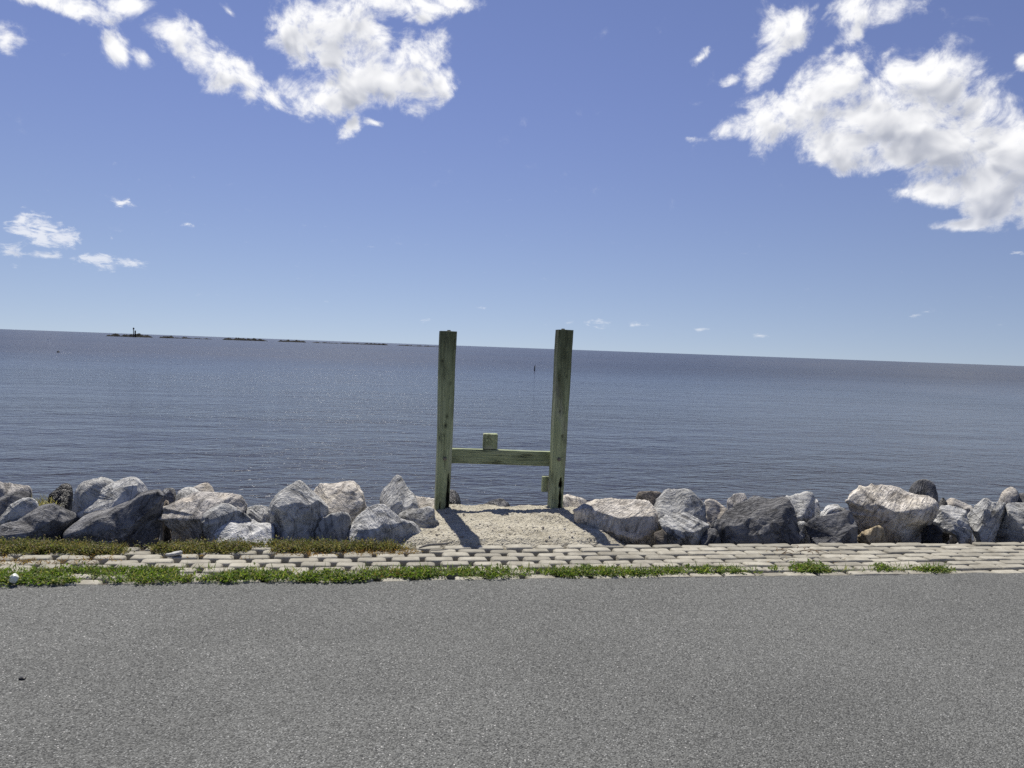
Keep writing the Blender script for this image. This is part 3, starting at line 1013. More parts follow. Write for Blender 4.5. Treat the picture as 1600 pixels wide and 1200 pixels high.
D = 0.25
ROCKS = [
    # label, outline, v, material, cuts, sub, thick
    ('flat buff slab at the far left, lying highest beside the water', [(-22, 751), (0, 753), (25, 756), (50, 760), (52, 765), (40, 770), (28, 778), (0, 784), (-22, 786)], 6.9, 'tan', [TOP(.6)], 5, .9),
    ('dark grey rock under the buff slab at the far left', [(-18, 785), (0, 777), (20, 768), (42, 767), (51, 773), (46, 782), (32, 792), (12, 808), (-18, 815)], 6.55, 'dark', [FRONT(.6), TOP(.75)], 5, .9),
    ('grey rock leaning diagonally at the left, behind the low broad boulder', [(-8, 818), (8, 798), (18, 787), (35, 778), (47, 777), (57, 782), (62, 792), (54, 804), (40, 814), (15, 826), (-8, 832)], 6.3, 'grey', [(-.5, -.55, .65, .55), (.6, -.8, .1, .7)], 5, .8),
    ('broad low grey boulder with blue-dark front at the left grass edge', [(-14, 836), (0, 820), (30, 811), (46, 800), (66, 788), (84, 786), (100, 794), (118, 801), (132, 805), (126, 813), (104, 834), (92, 846), (60, 852), (36, 850), (14, 846), (-12, 846)], 6.18, 'dark', [FRONT(.5, .12), (-.15, -.42, .88, .5), (-.7, -.6, .35, .72)], 6, .95),
    ('black pointed rock standing up between the left boulders', [(68, 788), (76, 772), (90, 764), (98, 753), (107, 752), (115, 765), (112, 780), (106, 798), (90, 800), (72, 794)], 6.75, 'black', [(.55, -.8, 0, .5), (-.7, -.5, .5, .6)], 5, .8),
    ('grey rounded boulder left of the tall white-topped one', [(103, 797), (112, 777), (117, 765), (128, 751), (145, 747), (165, 746), (182, 752), (180, 778), (150, 802), (120, 806)], 6.5, 'grey', [(-.2, -.75, .6, .55), (-.7, -.5, .4, .7)], 5, .9),
    ('tall white-topped boulder behind the big dark veined one', [(116, 806), (140, 782), (152, 766), (175, 754), (196, 746), (208, 744), (217, 747), (225, 755), (232, 766), (234, 790), (200, 806), (150, 814), (125, 812)], 6.42, 'pale', [(-.1, -.36, .9, .46), (.5, -.6, .5, .75)], 6, .9),
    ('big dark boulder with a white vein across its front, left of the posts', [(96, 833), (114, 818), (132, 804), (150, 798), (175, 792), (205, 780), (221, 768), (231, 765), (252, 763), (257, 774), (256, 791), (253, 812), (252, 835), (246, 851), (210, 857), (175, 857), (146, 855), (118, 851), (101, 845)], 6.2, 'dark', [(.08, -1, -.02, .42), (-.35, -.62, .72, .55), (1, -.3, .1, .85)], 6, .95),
    ('small dark slab at the waterline behind the big veined boulder', [(250, 764), (265, 762), (279, 765), (275, 776), (268, 794), (252, 796)], 6.95, 'dark', [TOP(.6)], 4, 1.0),
    ('small squarish grey-brown stone wedged behind the big veined boulder', [(254, 771), (265, 769), (269, 786), (256, 790)], 6.6, 'brown', [FRONT(.6)], 4, 1.0),
    ('grey flat-topped rock with dark side, seaward of the tan layered boulder', [(265, 790), (276, 768), (298, 759), (310, 766), (328, 774), (306, 786), (270, 796)], 6.85, 'grey', [TOP(.55), FRONT(.6)], 5, 1.0),
    ('low domed grey rock at the waterline, above the tan layered boulder', [(296, 762), (320, 754), (333, 758), (347, 770), (342, 780), (304, 780)], 7.1, 'tan', [TOP(.65)], 5, 1.0),
    ('large tan-topped boulder with smooth grey face sloping to the grass', [(251, 808), (256, 791), (270, 785), (301, 769), (315, 767), (344, 769), (365, 770), (379, 774), (388, 790), (386, 806), (372, 818), (342, 828), (328, 840), (306, 851), (294, 849), (281, 836), (260, 824)], 6.38, 'tan', [(-.15, -.55, .8, .42), (0, -.2, .97, .68), (.3, -.9, -.35, .72)], 6, .95),
    ('layered arched grey rock resting against the tan-topped boulder', [(314, 806), (330, 793), (346, 786), (359, 787), (372, 795), (386, 804), (395, 814), (370, 828), (345, 840), (328, 842), (317, 830)], 6.2, 'grey', [(.2, -.75, .6, .6)], 5, .7),
    ('low blue-grey rock with rippled pale surface, in the grass edge', [(331, 830), (344, 820), (359, 810), (377, 809), (396, 811), (405, 817), (418, 816), (428, 819), (431, 832), (428, 845), (402, 850), (365, 853), (340, 852), (332, 842)], 6.1, 'pale', [(-.1, -.5, .84, .5)], 6, .9),
    ('small pale rock peeping over the low blue-grey one', [(381, 801), (389, 791), (405, 789), (420, 792), (428, 815), (415, 822), (398, 818), (386, 811)], 6.5, 'pale', [(.1, -.55, .8, .6), (-.6, -.8, 0, .7)], 5, .9),
    ('big peaked grey boulder with streaked sloping top and black lower front', [(417, 796), (423, 782), (433, 770), (449, 759), (458, 754), (466, 749), (472, 750), (482, 760), (499, 775), (513, 790), (513, 808), (502, 822), (497, 836), (492, 849), (470, 851), (447, 850), (431, 848), (424, 820), (419, 804)], 6.25, 'grey', [(.15, -.52, .82, .44), (-.35, -.93, -.25, .50), (.75, -.2, .6, .85)], 6, .95),
    ('cream squarish boulder right of the peaked grey one', [(486, 770), (499, 756), (526, 754), (540, 751), (553, 750), (561, 757), (568, 769), (574, 786), (577, 800), (560, 812), (548, 822), (520, 834), (500, 828), (490, 805)], 6.55, 'cream', [(-.05, -.5, .82, .5), (.1, -.2, .95, .72)], 6, .85),
    ('grey rock crouching below the cream squarish boulder', [(496, 824), (505, 808), (517, 802), (531, 799), (545, 802), (550, 814), (546, 832), (540, 850), (515, 852), (498, 850), (492, 836)], 6.22, 'grey', [(-.2, -.62, .7, .6), (.6, -.8, 0, .6)], 5, .9),
    ('bright whitish triangular boulder left of the sand patch', [(539, 852), (543, 837), (548, 818), (559, 804), (577, 791), (588, 787), (602, 787), (609, 795), (627, 810), (649, 816), (658, 827), (662, 835), (657, 844), (647, 851), (623, 855), (590, 855)], 6.13, 'pale', [(-.10, -.36, .92, .34), (.25, -.97, -.1, .62)], 6, .95),
    ('steep pyramid-shaped grey rock left of the left post', [(592, 784), (593, 774), (600, 763), (611, 752), (616, 742), (624, 740), (630, 749), (634, 758), (642, 767), (650, 775), (662, 787), (660, 803), (640, 814), (618, 816), (600, 802)], 6.7, 'grey', [(.12, -.95, .28, .5), (-.75, -.3, .5, .7), (.8, -.2, .5, .85)], 6, .85),
    ('jagged grey rock between the white triangular boulder and the left post', [(618, 806), (633, 797), (647, 795), (661, 793), (670, 790), (679, 795), (680, 809), (687, 816), (686, 824), (677, 832), (663, 839), (648, 834), (632, 824)], 6.4, 'grey', [(.35, -.9, .1, .55), (-.2, -.5, .8, .7)], 5, .9),
    ('pale flat rock just behind the left post', [(646, 777), (662, 777), (680, 779), (692, 785), (694, 800), (672, 806), (652, 798)], 7.25, 'cream', [TOP(.6)], 5, .9),
    ('black wet rock right behind the left post', [(690, 778), (697, 767), (703, 764), (711, 765), (719, 776), (725, 790), (722, 804), (695, 804)], 7.8, 'black', [(.5, -.8, .1, .6)], 5, .9),
    ('small whitish stone at the seaward lip of the sand', [(725, 797), (730, 793), (737, 791), (746, 792), (752, 799), (750, 805), (727, 806)], 7.72, 'cream', [TOP(.7)], 4, 1.0),
    ('half brown half black rock at the waterline between the posts', [(745, 801), (755, 788), (765, 783), (774, 779), (786, 779), (797, 788), (804, 802), (790, 812), (752, 812)], 8.2, 'black', [(-.6, -.5, .6, .55)], 5, 1.0),
    ('pinkish pale rock right of the right post', [(870, 782), (875, 775), (886, 772), (901, 776), (912, 778), (920, 785), (915, 798), (900, 810), (880, 810), (868, 798)], 7.2, 'cream', [TOP(.55)], 5, .9),
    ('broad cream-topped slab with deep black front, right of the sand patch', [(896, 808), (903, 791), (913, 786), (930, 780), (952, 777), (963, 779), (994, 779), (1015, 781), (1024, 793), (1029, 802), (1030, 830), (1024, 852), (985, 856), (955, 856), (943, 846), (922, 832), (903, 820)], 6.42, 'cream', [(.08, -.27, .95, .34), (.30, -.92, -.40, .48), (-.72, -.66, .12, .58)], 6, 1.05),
    ('dark brown rock at the waterline behind the cream-topped slab', [(986, 778), (996, 768), (1016, 767), (1036, 769), (1034, 786), (994, 787)], 7.5, 'brown', [TOP(.7)], 5, 1.0),
    ('mottled white and grey boulder behind the front grey one', [(1017, 787), (1026, 780), (1039, 764), (1059, 764), (1068, 762), (1087, 765), (1095, 769), (1103, 780), (1105, 796), (1104, 818), (1088, 822), (1055, 820), (1030, 818), (1022, 802)], 6.6, 'grey', [(-.15, -.6, .75, .5), (0, -.2, .95, .72), (.85, -.5, .1, .75)], 6, .85),
    ('grey pointed boulder at the paving edge, lit top over dark front', [(1029, 812), (1039, 806), (1059, 802), (1072, 800), (1087, 808), (1098, 814), (1111, 820), (1106, 832), (1102, 852), (1080, 856), (1045, 854), (1037, 830)], 6.2, 'grey', [(-.05, -.38, .9, .46), (.0, -1, -.3, .55)], 6, .9),
    ('small rounded dark rock at the paving edge', [(1094, 838), (1104, 828), (1112, 825), (1120, 826), (1126, 835), (1128, 856), (1096, 857)], 6.1, 'dark', [FRONT(.65)], 5, .9),
    ('small brown stone tucked beside the black front of the cream slab', [(1023, 834), (1035, 826), (1042, 833), (1045, 849), (1032, 856), (1022, 851)], 6.08, 'brown', [], 4, .9),
    ('pale flat-topped rock behind the small rounded dark one', [(1100, 781), (1110, 779), (1120, 782), (1126, 788), (1138, 795), (1134, 808), (1122, 822), (1104, 820)], 6.95, 'tan', [(.05, -.45, .85, .5), FRONT(.6, .2, -.2)], 5, .9),
    ('pinkish tan round rock at the waterline, right of centre', [(1134, 794), (1136, 780), (1149, 771), (1161, 770), (1169, 778), (1170, 795), (1145, 802)], 7.5, 'tan', [(.1, -.7, .6, .6)], 5, .9),
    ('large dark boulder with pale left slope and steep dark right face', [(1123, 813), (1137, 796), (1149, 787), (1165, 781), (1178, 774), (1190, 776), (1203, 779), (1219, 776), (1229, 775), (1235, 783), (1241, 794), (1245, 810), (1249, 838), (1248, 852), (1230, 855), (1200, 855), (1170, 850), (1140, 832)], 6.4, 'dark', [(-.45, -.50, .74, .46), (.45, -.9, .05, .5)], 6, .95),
    ('low dark boulder with thin white vein, in front of the large dark one', [(1109, 824), (1112, 815), (1122, 811), (1145, 811), (1163, 810), (1176, 807), (1193, 804), (1204, 808), (1214, 813), (1221, 823), (1221, 840), (1216, 853), (1187, 855), (1143, 856), (1126, 855), (1117, 838)], 6.12, 'dark', [(.05, -1, .02, .5), (-.1, -.4, .9, .68)], 6, .9),
    ('speckled grey rock behind the steep dark boulder', [(1226, 779), (1240, 773), (1252, 770), (1261, 767), (1270, 770), (1274, 779), (1274, 793), (1268, 808), (1252, 815), (1238, 806)], 6.65, 'grey', [(-.25, -.6, .7, .5), (.7, -.7, -.1, .6)], 5, .9),
    ('slim pale rock beside the speckled grey one', [(1268, 780), (1273, 777), (1281, 782), (1281, 792), (1283, 806), (1266, 810)], 6.95, 'pale', [(.3, -.7, .5, .6)], 4, .9),
    ('small grooved pale rock above the dark wedge', [(1280, 798), (1290, 790), (1305, 787), (1313, 790), (1319, 799), (1316, 812), (1282, 816)], 6.7, 'pale', [(-.2, -.65, .7, .6)], 5, .9),
    ('little grey stone at the right end of the dark wedge top', [(1311, 793), (1318, 792), (1324, 796), (1326, 806), (1312, 808)], 6.8, 'grey', [], 4, .9),
    ('dark wedge-shaped block with a thin bright top edge', [(1258, 824), (1261, 815), (1271, 809), (1295, 804), (1323, 797), (1330, 798), (1335, 809), (1340, 824), (1339, 843), (1335, 852), (1295, 857), (1272, 855), (1265, 838)], 6.16, 'dark', [(.02, -1, -.12, .48), (-.12, -.12, .97, .80)], 6, .95),
    ('pale lump in the gap left of the dark wedge', [(1242, 820), (1248, 815), (1261, 815), (1260, 828), (1254, 846), (1242, 840)], 6.35, 'grey', [(-.2, -.7, .6, .6)], 4, .9),
    ('small golden buff stone at the paving edge', [(1339, 838), (1349, 830), (1368, 822), (1376, 820), (1382, 828), (1386, 844), (1383, 850), (1360, 851), (1345, 848)], 6.07, 'gold', [(-.2, -.6, .72, .5), (.3, -.9, -.2, .66)], 5, .9),
    ('largest boulder on the right, cream and knobbly with a hollow grey underside', [(1324, 777), (1329, 768), (1338, 763), (1355, 759), (1373, 757), (1394, 758), (1408, 762), (1418, 768), (1434, 772), (1454, 774), (1463, 780), (1470, 788), (1468, 802), (1458, 816), (1447, 832), (1433, 848), (1411, 853), (1386, 851), (1366, 846), (1352, 838), (1336, 836), (1328, 812), (1326, 791)], 6.36, 'cream', [(.0, -.42, .90, .44), (.1, -.88, -.5, .60), (-.75, -.62, .05, .62)], 6, .9),
    ('peaked rock behind the largest cream boulder, grey left and black right', [(1414, 772), (1422, 760), (1429, 752), (1445, 747), (1458, 753), (1466, 768), (1472, 788), (1454, 792), (1430, 790)], 6.85, 'dark', [(-.5, -.5, .65, .5), (.6, -.8, .05, .55)], 5, .9),
    ('small black rock right of the peaked grey and black one', [(1464, 784), (1469, 779), (1478, 776), (1486, 792), (1482, 800), (1466, 800)], 6.95, 'black', [], 4, .9),
    ('pinkish white rock with dark underside, right of the largest boulder', [(1455, 815), (1466, 800), (1469, 790), (1483, 789), (1499, 793), (1511, 798), (1512, 809), (1517, 827), (1516, 840), (1506, 849), (1494, 840), (1470, 830)], 6.3, 'pale', [(-.1, -.45, .86, .42), (.1, -.9, -.5, .6)], 6, .9),
    ('black shadowed stone at the paving edge below the pinkish white rock', [(1440, 832), (1450, 820), (1463, 820), (1472, 829), (1473, 852), (1438, 852)], 6.1, 'black', [], 5, .9),
    ('low buff rock at the waterline beyond the pinkish white one', [(1477, 782), (1488, 777), (1505, 785), (1521, 791), (1520, 804), (1500, 806), (1482, 800)], 7.1, 'tan', [TOP(.6)], 5, .9),
    ('mottled grey boulder second from the right edge', [(1511, 804), (1524, 790), (1536, 778), (1544, 778), (1549, 784), (1568, 784), (1574, 787), (1572, 806), (1562, 822), (1556, 838), (1552, 851), (1530, 852), (1520, 836), (1514, 818)], 6.28, 'grey', [(-.3, -.72, .6, .5), (.6, -.78, .2, .6)], 6, .9),
    ('grey and white boulder cut by the right edge of the view', [(1549, 842), (1553, 830), (1562, 815), (1569, 804), (1573, 786), (1585, 785), (1605, 785), (1628, 792), (1640, 816), (1636, 850), (1590, 854), (1553, 852)], 6.22, 'grey', [(-.15, -.7, .68, .52), (.3, -.9, .2, .62)], 6, .9),
    ('tilted pale slab pointing up near the right edge, by the water', [(1544, 784), (1565, 768), (1582, 758), (1596, 768), (1586, 780), (1574, 792), (1550, 792)], 6.9, 'tan', [(-.3, -.55, .75, .5), (.3, -.8, -.5, .6)], 5, .9),
    ('dark rock behind the right edge boulder', [(1570, 788), (1584, 775), (1600, 770), (1622, 774), (1630, 792), (1600, 800), (1580, 798)], 6.75, 'dark', [(.2, -.9, .1, .6)], 5, .9),
]
for i, (lab, poly, v, mt, cuts, sub, th) in enumerate(ROCKS):
    boulder(lab, poly, v, mt, cuts, sub, th, seed=i)
# the bank goes on a little past both ends of the view
EXTRA = [(-90, 815, 55, 40, 6.2, 'grey'), (-70, 775, 50, 25, 6.7, 'dark'), (-180, 825, 60, 45, 6.2, 'pale'), (-180, 780, 60, 28, 6.8, 'grey'),
         (1690, 822, 52, 36, 6.2, 'dark'), (1690, 785, 50, 22, 6.8, 'grey'), (1790, 822, 56, 40, 6.2, 'cream'), (1800, 782, 56, 24, 6.9, 'dark')]
for i, (x, y, w, h, v, mt) in enumerate(EXTRA):
    pl = [(x + w * math.cos(a) * random.Random(i * 9 + k).uniform(.85, 1.1), y - h * math.sin(a)) for k, a in enumerate(np.arange(10) * .628)]
    side = 'left' if x < 0 else 'right'
    boulder('riprap boulder lying further along the shore, just past the %s edge' % side, pl, v, mt, [TOP(.6), FRONT(.6)], 5, .9, seed=80 + i, group='riprap boulders past the %s edge of the view' % side)


def rubble():
    r = np.random.default_rng(77)
    V0, F0 = ico(2)
    Vs, Fs, Cs, b = [], [], [], 0
    n = 230
    for i in range(n):
        px = r.uniform(-60, 1660)
        v = 6.02 + abs(r.normal(0, 0.25)) if r.uniform() < 0.6 else r.uniform(6.2, 7.6)
        u = at_v(px, 850, v)[0]
        if 0.15 < u < 1.75 and v < 7.25:
            continue
        s = min(0.10, 0.018 + r.exponential(0.022)) * (1.6 if v > 6.3 else 1)
        p = V0 * r.uniform(0.6, 1.2, 3)
        for _ in range(9):
            nn = r.normal(size=3)
            nn /= np.linalg.norm(nn)
            d = p @ nn
            lim = d.max() * r.uniform(0.55, 0.85)
            p = p * np.where(d > lim, lim / np.maximum(d, 1e-9), 1)[:, None]
        z = float(shore_z(u, v))
        Vs.append(p * s + [u, v, z + s * 0.35 + 0.01])
        Fs.append(F0 + b)
        Cs.append(np.repeat([[1, 1, 1] * np.array(r.choice([.10, .2, .32, .42])) * [1, .97, .92]], len(V0), 0))
        b += len(V0)
    me = mesh_np('rubble', np.concatenate(Vs), np.concatenate(Fs), False)
    vcol(me, 'tint', np.concatenate(Cs))
    m, t, bs = new_mat('rubble_stone')
    at = t.new('ShaderNodeAttribute', attribute_name='tint')
    v, _ = obj_coords(t, False)
    nz = t.noise(v, 30.0, 5.0, 0.65)
    t.put(bs.inputs['Base Color'], t.mix(1.0, at.outputs['Color'], t.mix(nz, (0.5, 0.5, 0.5), (1.4, 1.38, 1.33)), 'MULTIPLY'))
    bs.inputs['Roughness'].default_value = 0.9
    t.put(bs.inputs['Normal'], bump(t, nz, 0.8, 0.03))
    o = link('rubble', me, m)
    tag(o, 'small broken rubble filling the gaps between the boulders', 'rubble', kind='stuff')


rubble()


# ------------------------------------------------------------------ timber frame
def timber(name, size, parent, loc, seed, taper=1.0, rot=None, lean=(0, 0), nz=46, rot_mark=None, tops=None, knots=()):
    """rough sawn timber standing on its own base: size (x, y, z)"""
    sx, sy, sz = size
    n = 17
    ring = []
    k = np.linspace(-1, 1, n)
    for a in k[:-1]:
        ring.append((a, -1))
    for a in k[:-1]:
        ring.append((1, a))
    for a in k[:-1]:
        ring.append((-a, 1))
    for a in k[:-1]:
        ring.append((-1, -a))
    ring = np.array(ring, float)
    corner = np.abs(ring).min(1) > 0.99
    ring[corner] *= 0.955
    m = len(ring)
    zs = np.linspace(0, 1, nz)
    V, F, tint = [], [], []
    for i, zz in enumerate(zs):
        tp = taper + (1 - taper) * zz
        for a, b in ring:
            V.append((a * sx / 2 * tp, b * sy / 2 * tp, zz * sz))
    V = np.array(V)
    nn = fbm(np.stack([V[:, 0] * 9, V[:, 1] * 9, V[:, 2] * 3], 1) + seed * 5, 4, 0.6)
    gr = fbm(np.stack([V[:, 0] * 60, V[:, 1] * 60, V[:, 2] * 2.2], 1) + seed * 3, 2, 0.6)
    V[:, :2] *= (1 + 0.022 * nn + 0.012 * gr)[:, None]
    V[:, 0] += 0.006 * perlin(np.stack([V[:, 2] * 1.5, V[:, 2] * 0, V[:, 2] * 0 + seed], 1))
    tint = np.ones((len(V), 3))
    tint *= (1 + 0.16 * fbm(np.stack([V[:, 0] * 3, V[:, 1] * 3, V[:, 2] * 2.2], 1) + seed, 3))[:, None]
    if tops:                              # tint darkens towards the upper end
        kk = np.clip((V[:, 2] / sz - tops[0]) / (1 - tops[0]), 0, 1)[:, None]
        tint *= 1 - tops[1] * kk
    if rot_mark:                          # rotted, blackened split in the front face
        for (x0, z0, z1, wd) in rot_mark:
            f = (V[:, 2] - z0) / (z1 - z0)
            width = wd * np.clip(1 - f, 0, 1) ** 0.7 * (0.8 + 0.4 * perlin(np.stack([V[:, 2] * 14, V[:, 2] * 0 + seed, V[:, 2] * 0], 1)))
            hit = (f > -0.05) & (f < 1) & (V[:, 1] < -sy * 0.25)
            dep = np.clip(1 - np.abs(V[:, 0] - x0) / np.maximum(width, 1e-4), 0, 1) * hit
            V[:, 1] += dep * 0.035
            tint *= 1 - 0.97 * np.clip(dep * 4, 0, 1)[:, None]
    for (x0, z0, kr) in knots:
        dep = np.clip(1.2 - np.hypot(V[:, 0] - x0, (V[:, 2] - z0) * 0.7) / kr, 0, 1) * (V[:, 1] < 0)
        tint *= 1 - 0.8 * dep[:, None]
    V[:, 0] += V[:, 2] / sz * lean[0]
    V[:, 1] += V[:, 2] / sz * lean[1]
    for i in range(nz - 1):
        for j in range(m):
            a, b = i * m + j, i * m + (j + 1) % m
            F.append((a, b, b + m, a + m))
    base = len(V)
    V = np.concatenate([V, [[0, 0, 0], [lean[0], lean[1], sz + 0.004]]])
    tint = np.concatenate([tint, tint[:1], tint[-1:]])
    me = bpy.data.meshes.new(name)
    for j in range(m):
        F.append((base, (j + 1) % m, j))
        F.append((base + 1, (nz - 1) * m + j, (nz - 1) * m + (j + 1) % m))
    me.from_pydata([tuple(x) for x in V], [], F)
    me.update()
    vcol(me, 'tint', np.clip(tint, 0.02, 2))
    o = link(name, me, MAT['timber'], parent)
    o.location = loc
    if rot:
        o.rotation_euler = rot
    return o


def bolt(parent, x, y, z, r=0.013):
    bm = bmesh.new()
    bmesh.ops.create_cone(bm, cap_ends=True, segments=16, radius1=r * 1.7, radius2=r * 1.6, depth=0.004, matrix=Matrix.Translation((0, 0, 0.002)))
    bmesh.ops.create_cone(bm, cap_ends=True, segments=6, radius1=r, radius2=r * 0.95, depth=0.012, matrix=Matrix.Translation((0, 0, 0.010)))
    o = link('bolt', from_bm('bolt', bm), MAT['steel'], parent)
    o.location = (x, y, z)
    o.rotation_euler = (R(90), 0, 0)
    return o


def frame():
    zb = 0.03
    pl, pr = at_v(690.5, 797, 7.09), at_v(866.5, 795, 7.14)
    base = (pl + pr) / 2
    ang = math.atan2(pr[1] - pl[1], pr[0] - pl[0])
    root = empty('timber_frame', (base[0], base[1], 0.0))
    tag(root, 'weathered green timber frame of two upright posts joined by a low crossbeam', 'timber frame')
    A = Vector(tuple(pl - base))
    A.z = 0
    B = Vector(tuple(pr - base))
    B.z = 0
    s = 7.2 / 1130.0
    HL, HR = 1.755, 1.815
    lp = timber('post', (0.160, 0.155, HL + 0.25), root, (A.x, A.y, -0.22), 1, 0.83, (0, 0, ang), (0.004, -0.01), 110, [(0.045, 0.10, 0.62, 0.042), (-0.03, 0.20, 0.34, 0.012)], (0.72, 0.55), [(0.012, 1.18, .016), (0.0, 1.09, .022), (-0.05, 1.72, .016), (0.03, 1.5, .012)])
    rp = timber('post', (0.154, 0.150, HR + 0.25), root, (B.x, B.y, -0.22), 2, 0.84, (0, 0, ang), (0.026, -0.01), 110, [(0.030, 0.16, 0.56, 0.030), (0.028, 0.48, 0.585, 0.034)], (0.55, 0.62), [(-0.02, 1.25, .012), (0.02, 1.0, .016), (0.03, 1.6, .012)])
    lp['label'], rp['label'] = 'left post with black rotted split at its foot', 'right post, darker towards the top'
    # loops of steel left standing on the cut tops
    for p, h in ((lp, HL + 0.25), (rp, HR + 0.25)):
        bm = bmesh.new()
        bmesh.ops.create_cone(bm, cap_ends=True, segments=10, radius1=0.022, radius2=0.015, depth=0.014, matrix=Matrix.Translation((0.0, 0, 0.006)))
        c = link('top_bolt', from_bm('top_bolt', bm), MAT['steel'], p)
        c.location = (0.012, -0.01, h)
        bolt(p, 0.005, -0.083, 0.765, 0.011)
    # crossbeam bolted to the seaward faces
    L = (B - A).length
    zc0 = at_v(708, 722, 7.25)[2]
    zc1 = at_v(854, 726, 7.30)[2]
    mid = (A + B) / 2
    beam = timber('crossbeam', (0.146, 0.085, L + 0.10), root, (0, 0, 0), 3, 1.0, None, (0, 0), 40)
    tilt = math.atan2(zc1 - zc0, L)
    d = Vector((math.cos(ang) * math.cos(tilt), math.sin(ang) * math.cos(tilt), math.sin(tilt)))
    n = Vector((-math.sin(ang), math.cos(ang), 0))
    up = d.cross(n)
    zmid = (zc0 + zc1) / 2 + 0.072
    org = mid + n * 0.128 - d * (L / 2 + 0.05)
    org.z = zmid - math.sin(tilt) * (L / 2 + 0.05)
    m = Matrix.Identity(4)
    # beam axis = local z, local x = up, local y = seaward
    for i in range(3):
        m[i][0], m[i][1], m[i][2], m[i][3] = up[i], -n[i] * -1, d[i], org[i]
    if m.to_3x3().determinant() < 0:
        for i in range(3):
            m[i][0] = -m[i][0]
    beam.matrix_local = m
    # stub of a cut joist resting on the beam, its end grain towards the road
    q = at_v(764.5, 700, 7.27)
    jo = timber('joist_stub', (0.146, 0.150, 0.10), root, (0, 0, 0), 6, 1.0, None, (0, 0), 8)
    mm = Matrix.Identity(4)
    ztop = at_v(764.5, 700.5, 7.25)[2]
    for i in range(3):
        mm[i][0], mm[i][1], mm[i][2] = (math.cos(ang - .11), math.sin(ang - .11), 0)[i], (0, 0, -1)[i], (-math.sin(ang - .11), math.cos(ang - .11), 0)[i]
    pos = mid + n * 0.075
    pos.x = q[0] - base[0]
    pos.y = A.y + (pos.x - A.x) * math.tan(ang) + 0.088
    mm[0][3], mm[1][3], mm[2][3] = pos.x, pos.y, ztop + 0.0745
    jo.matrix_local = mm
    # cut end of a lower board behind the right post
    q0, q1 = at_v(851, 768, 7.26), at_v(851, 744.5, 7.26)
    bl = timber('board_end', (0.10, 0.045, q1[2] - q0[2]), root, (B.x - 0.068, B.y + 0.125, q0[2]), 8, 1.0, (0, 0, ang), (0.003, 0), 8)


frame()


# ------------------------------------------------------------------ plants
def leaf_cloud(base, length, width, direction, up, cols, fold=0.25):
    """one folded pointed leaf of four triangles for each row"""
    n = len(base)
    d = direction / np.linalg.norm(direction, axis=1)[:, None]
    s = np.cross(d, up)
    s /= np.maximum(np.linalg.norm(s, axis=1)[:, None], 1e-6)
    nn = np.cross(s, d)
    L, W = length[:, None], width[:, None]
    p0 = base
    p1 = base + d * L * 0.5 + s * W * 0.5 + nn * W * fold
    p2 = base + d * L - nn * L * 0.12
    p3 = base + d * L * 0.5 - s * W * 0.5 + nn * W * fold
    pm = base + d * L * 0.55
    V = np.stack([p0, p1, p2, p3, pm], 1).reshape(-1, 3)
    f = np.array([[0, 1, 4], [1, 2, 4], [2, 3, 4], [3, 0, 4]])
    F = (f[None] + (np.arange(n) * 5)[:, None, None]).reshape(-1, 3)
    return V, F, np.repeat(cols, 5, 0)


def join(parts):
    V, F, C, b = [], [], [], 0
    for v, f, c in parts:
        V.append(v)
        F.append(f + b)
        C.append(c)
        b += len(v)
    return np.concatenate(V), np.concatenate(F), np.concatenate(C)


def weeds_at(pts, r, h, rad, nleaf, lsize, pal):
    """low leafy clumps: pts (n,2)"""
    out = []
    n = len(pts)
    tot = np.maximum(4, r.poisson(nleaf, n))
    idx = np.repeat(np.arange(n), tot)
    k = len(idx)
    a, q = r.uniform(0, 6.28, k), np.sqrt(r.uniform(0, 1, k))
    R_, H_ = rad[idx], h[idx]
    x = pts[idx, 0] + np.cos(a) * q * R_
    y = pts[idx, 1] + np.sin(a) * q * R_
    z = H_ * (1 - q ** 2 * 0.75) * r.uniform(0.15, 1.05, k)
    base = np.stack([x, y, z], 1)
    d = np.stack([np.cos(a) + r.normal(0, .6, k), np.sin(a) + r.normal(0, .6, k), r.uniform(-0.1, 1.3, k)], 1)
    up = np.stack([r.normal(0, .45, k), r.normal(0, .45, k), np.ones(k)], 1)
    ln = lsize * r.uniform(0.55, 1.25, k)
    cols = pal[r.integers(0, len(pal), k)] * r.uniform(0.7, 1.25, (k, 1))
    return leaf_cloud(base, ln, ln * r.uniform(0.35, 0.62, k), d, up, cols)


def blades_at(base, r, hmin, hmax, pal, width=0.0035, lean=0.7):
    k = len(base)
    d = np.stack([r.normal(0, lean, k), r.normal(0, lean, k), np.ones(k)], 1)
    up = np.stack([r.normal(0, 1, k), r.normal(0, 1, k), r.normal(0, .2, k)], 1)
    ln = r.uniform(hmin, hmax, k)
    cols = pal[r.integers(0, len(pal), k)] * r.uniform(0.7, 1.3, (k, 1))
    return leaf_cloud(base, ln, np.full(k, width) * r.uniform(.7, 1.6, k), d, up, cols, 0.1)


GREEN = 0.82 * np.array([[.13, .20, .035], [.085, .15, .028], [.17, .24, .05], [.14, .21, .045], [.20, .26, .07], [.27, .30, .10], [.30, .27, .13], [.15, .22, .04]])
OLIVE = np.array([[.115, .128, .050], [.16, .155, .075], [.080, .098, .036], [.21, .175, .10], [.125, .145, .055], [.30, .26, .16], [.19, .13, .065]])
RUST = np.array([[.22, .125, .05], [.26, .17, .075], [.17, .095, .04], [.29, .22, .12]])


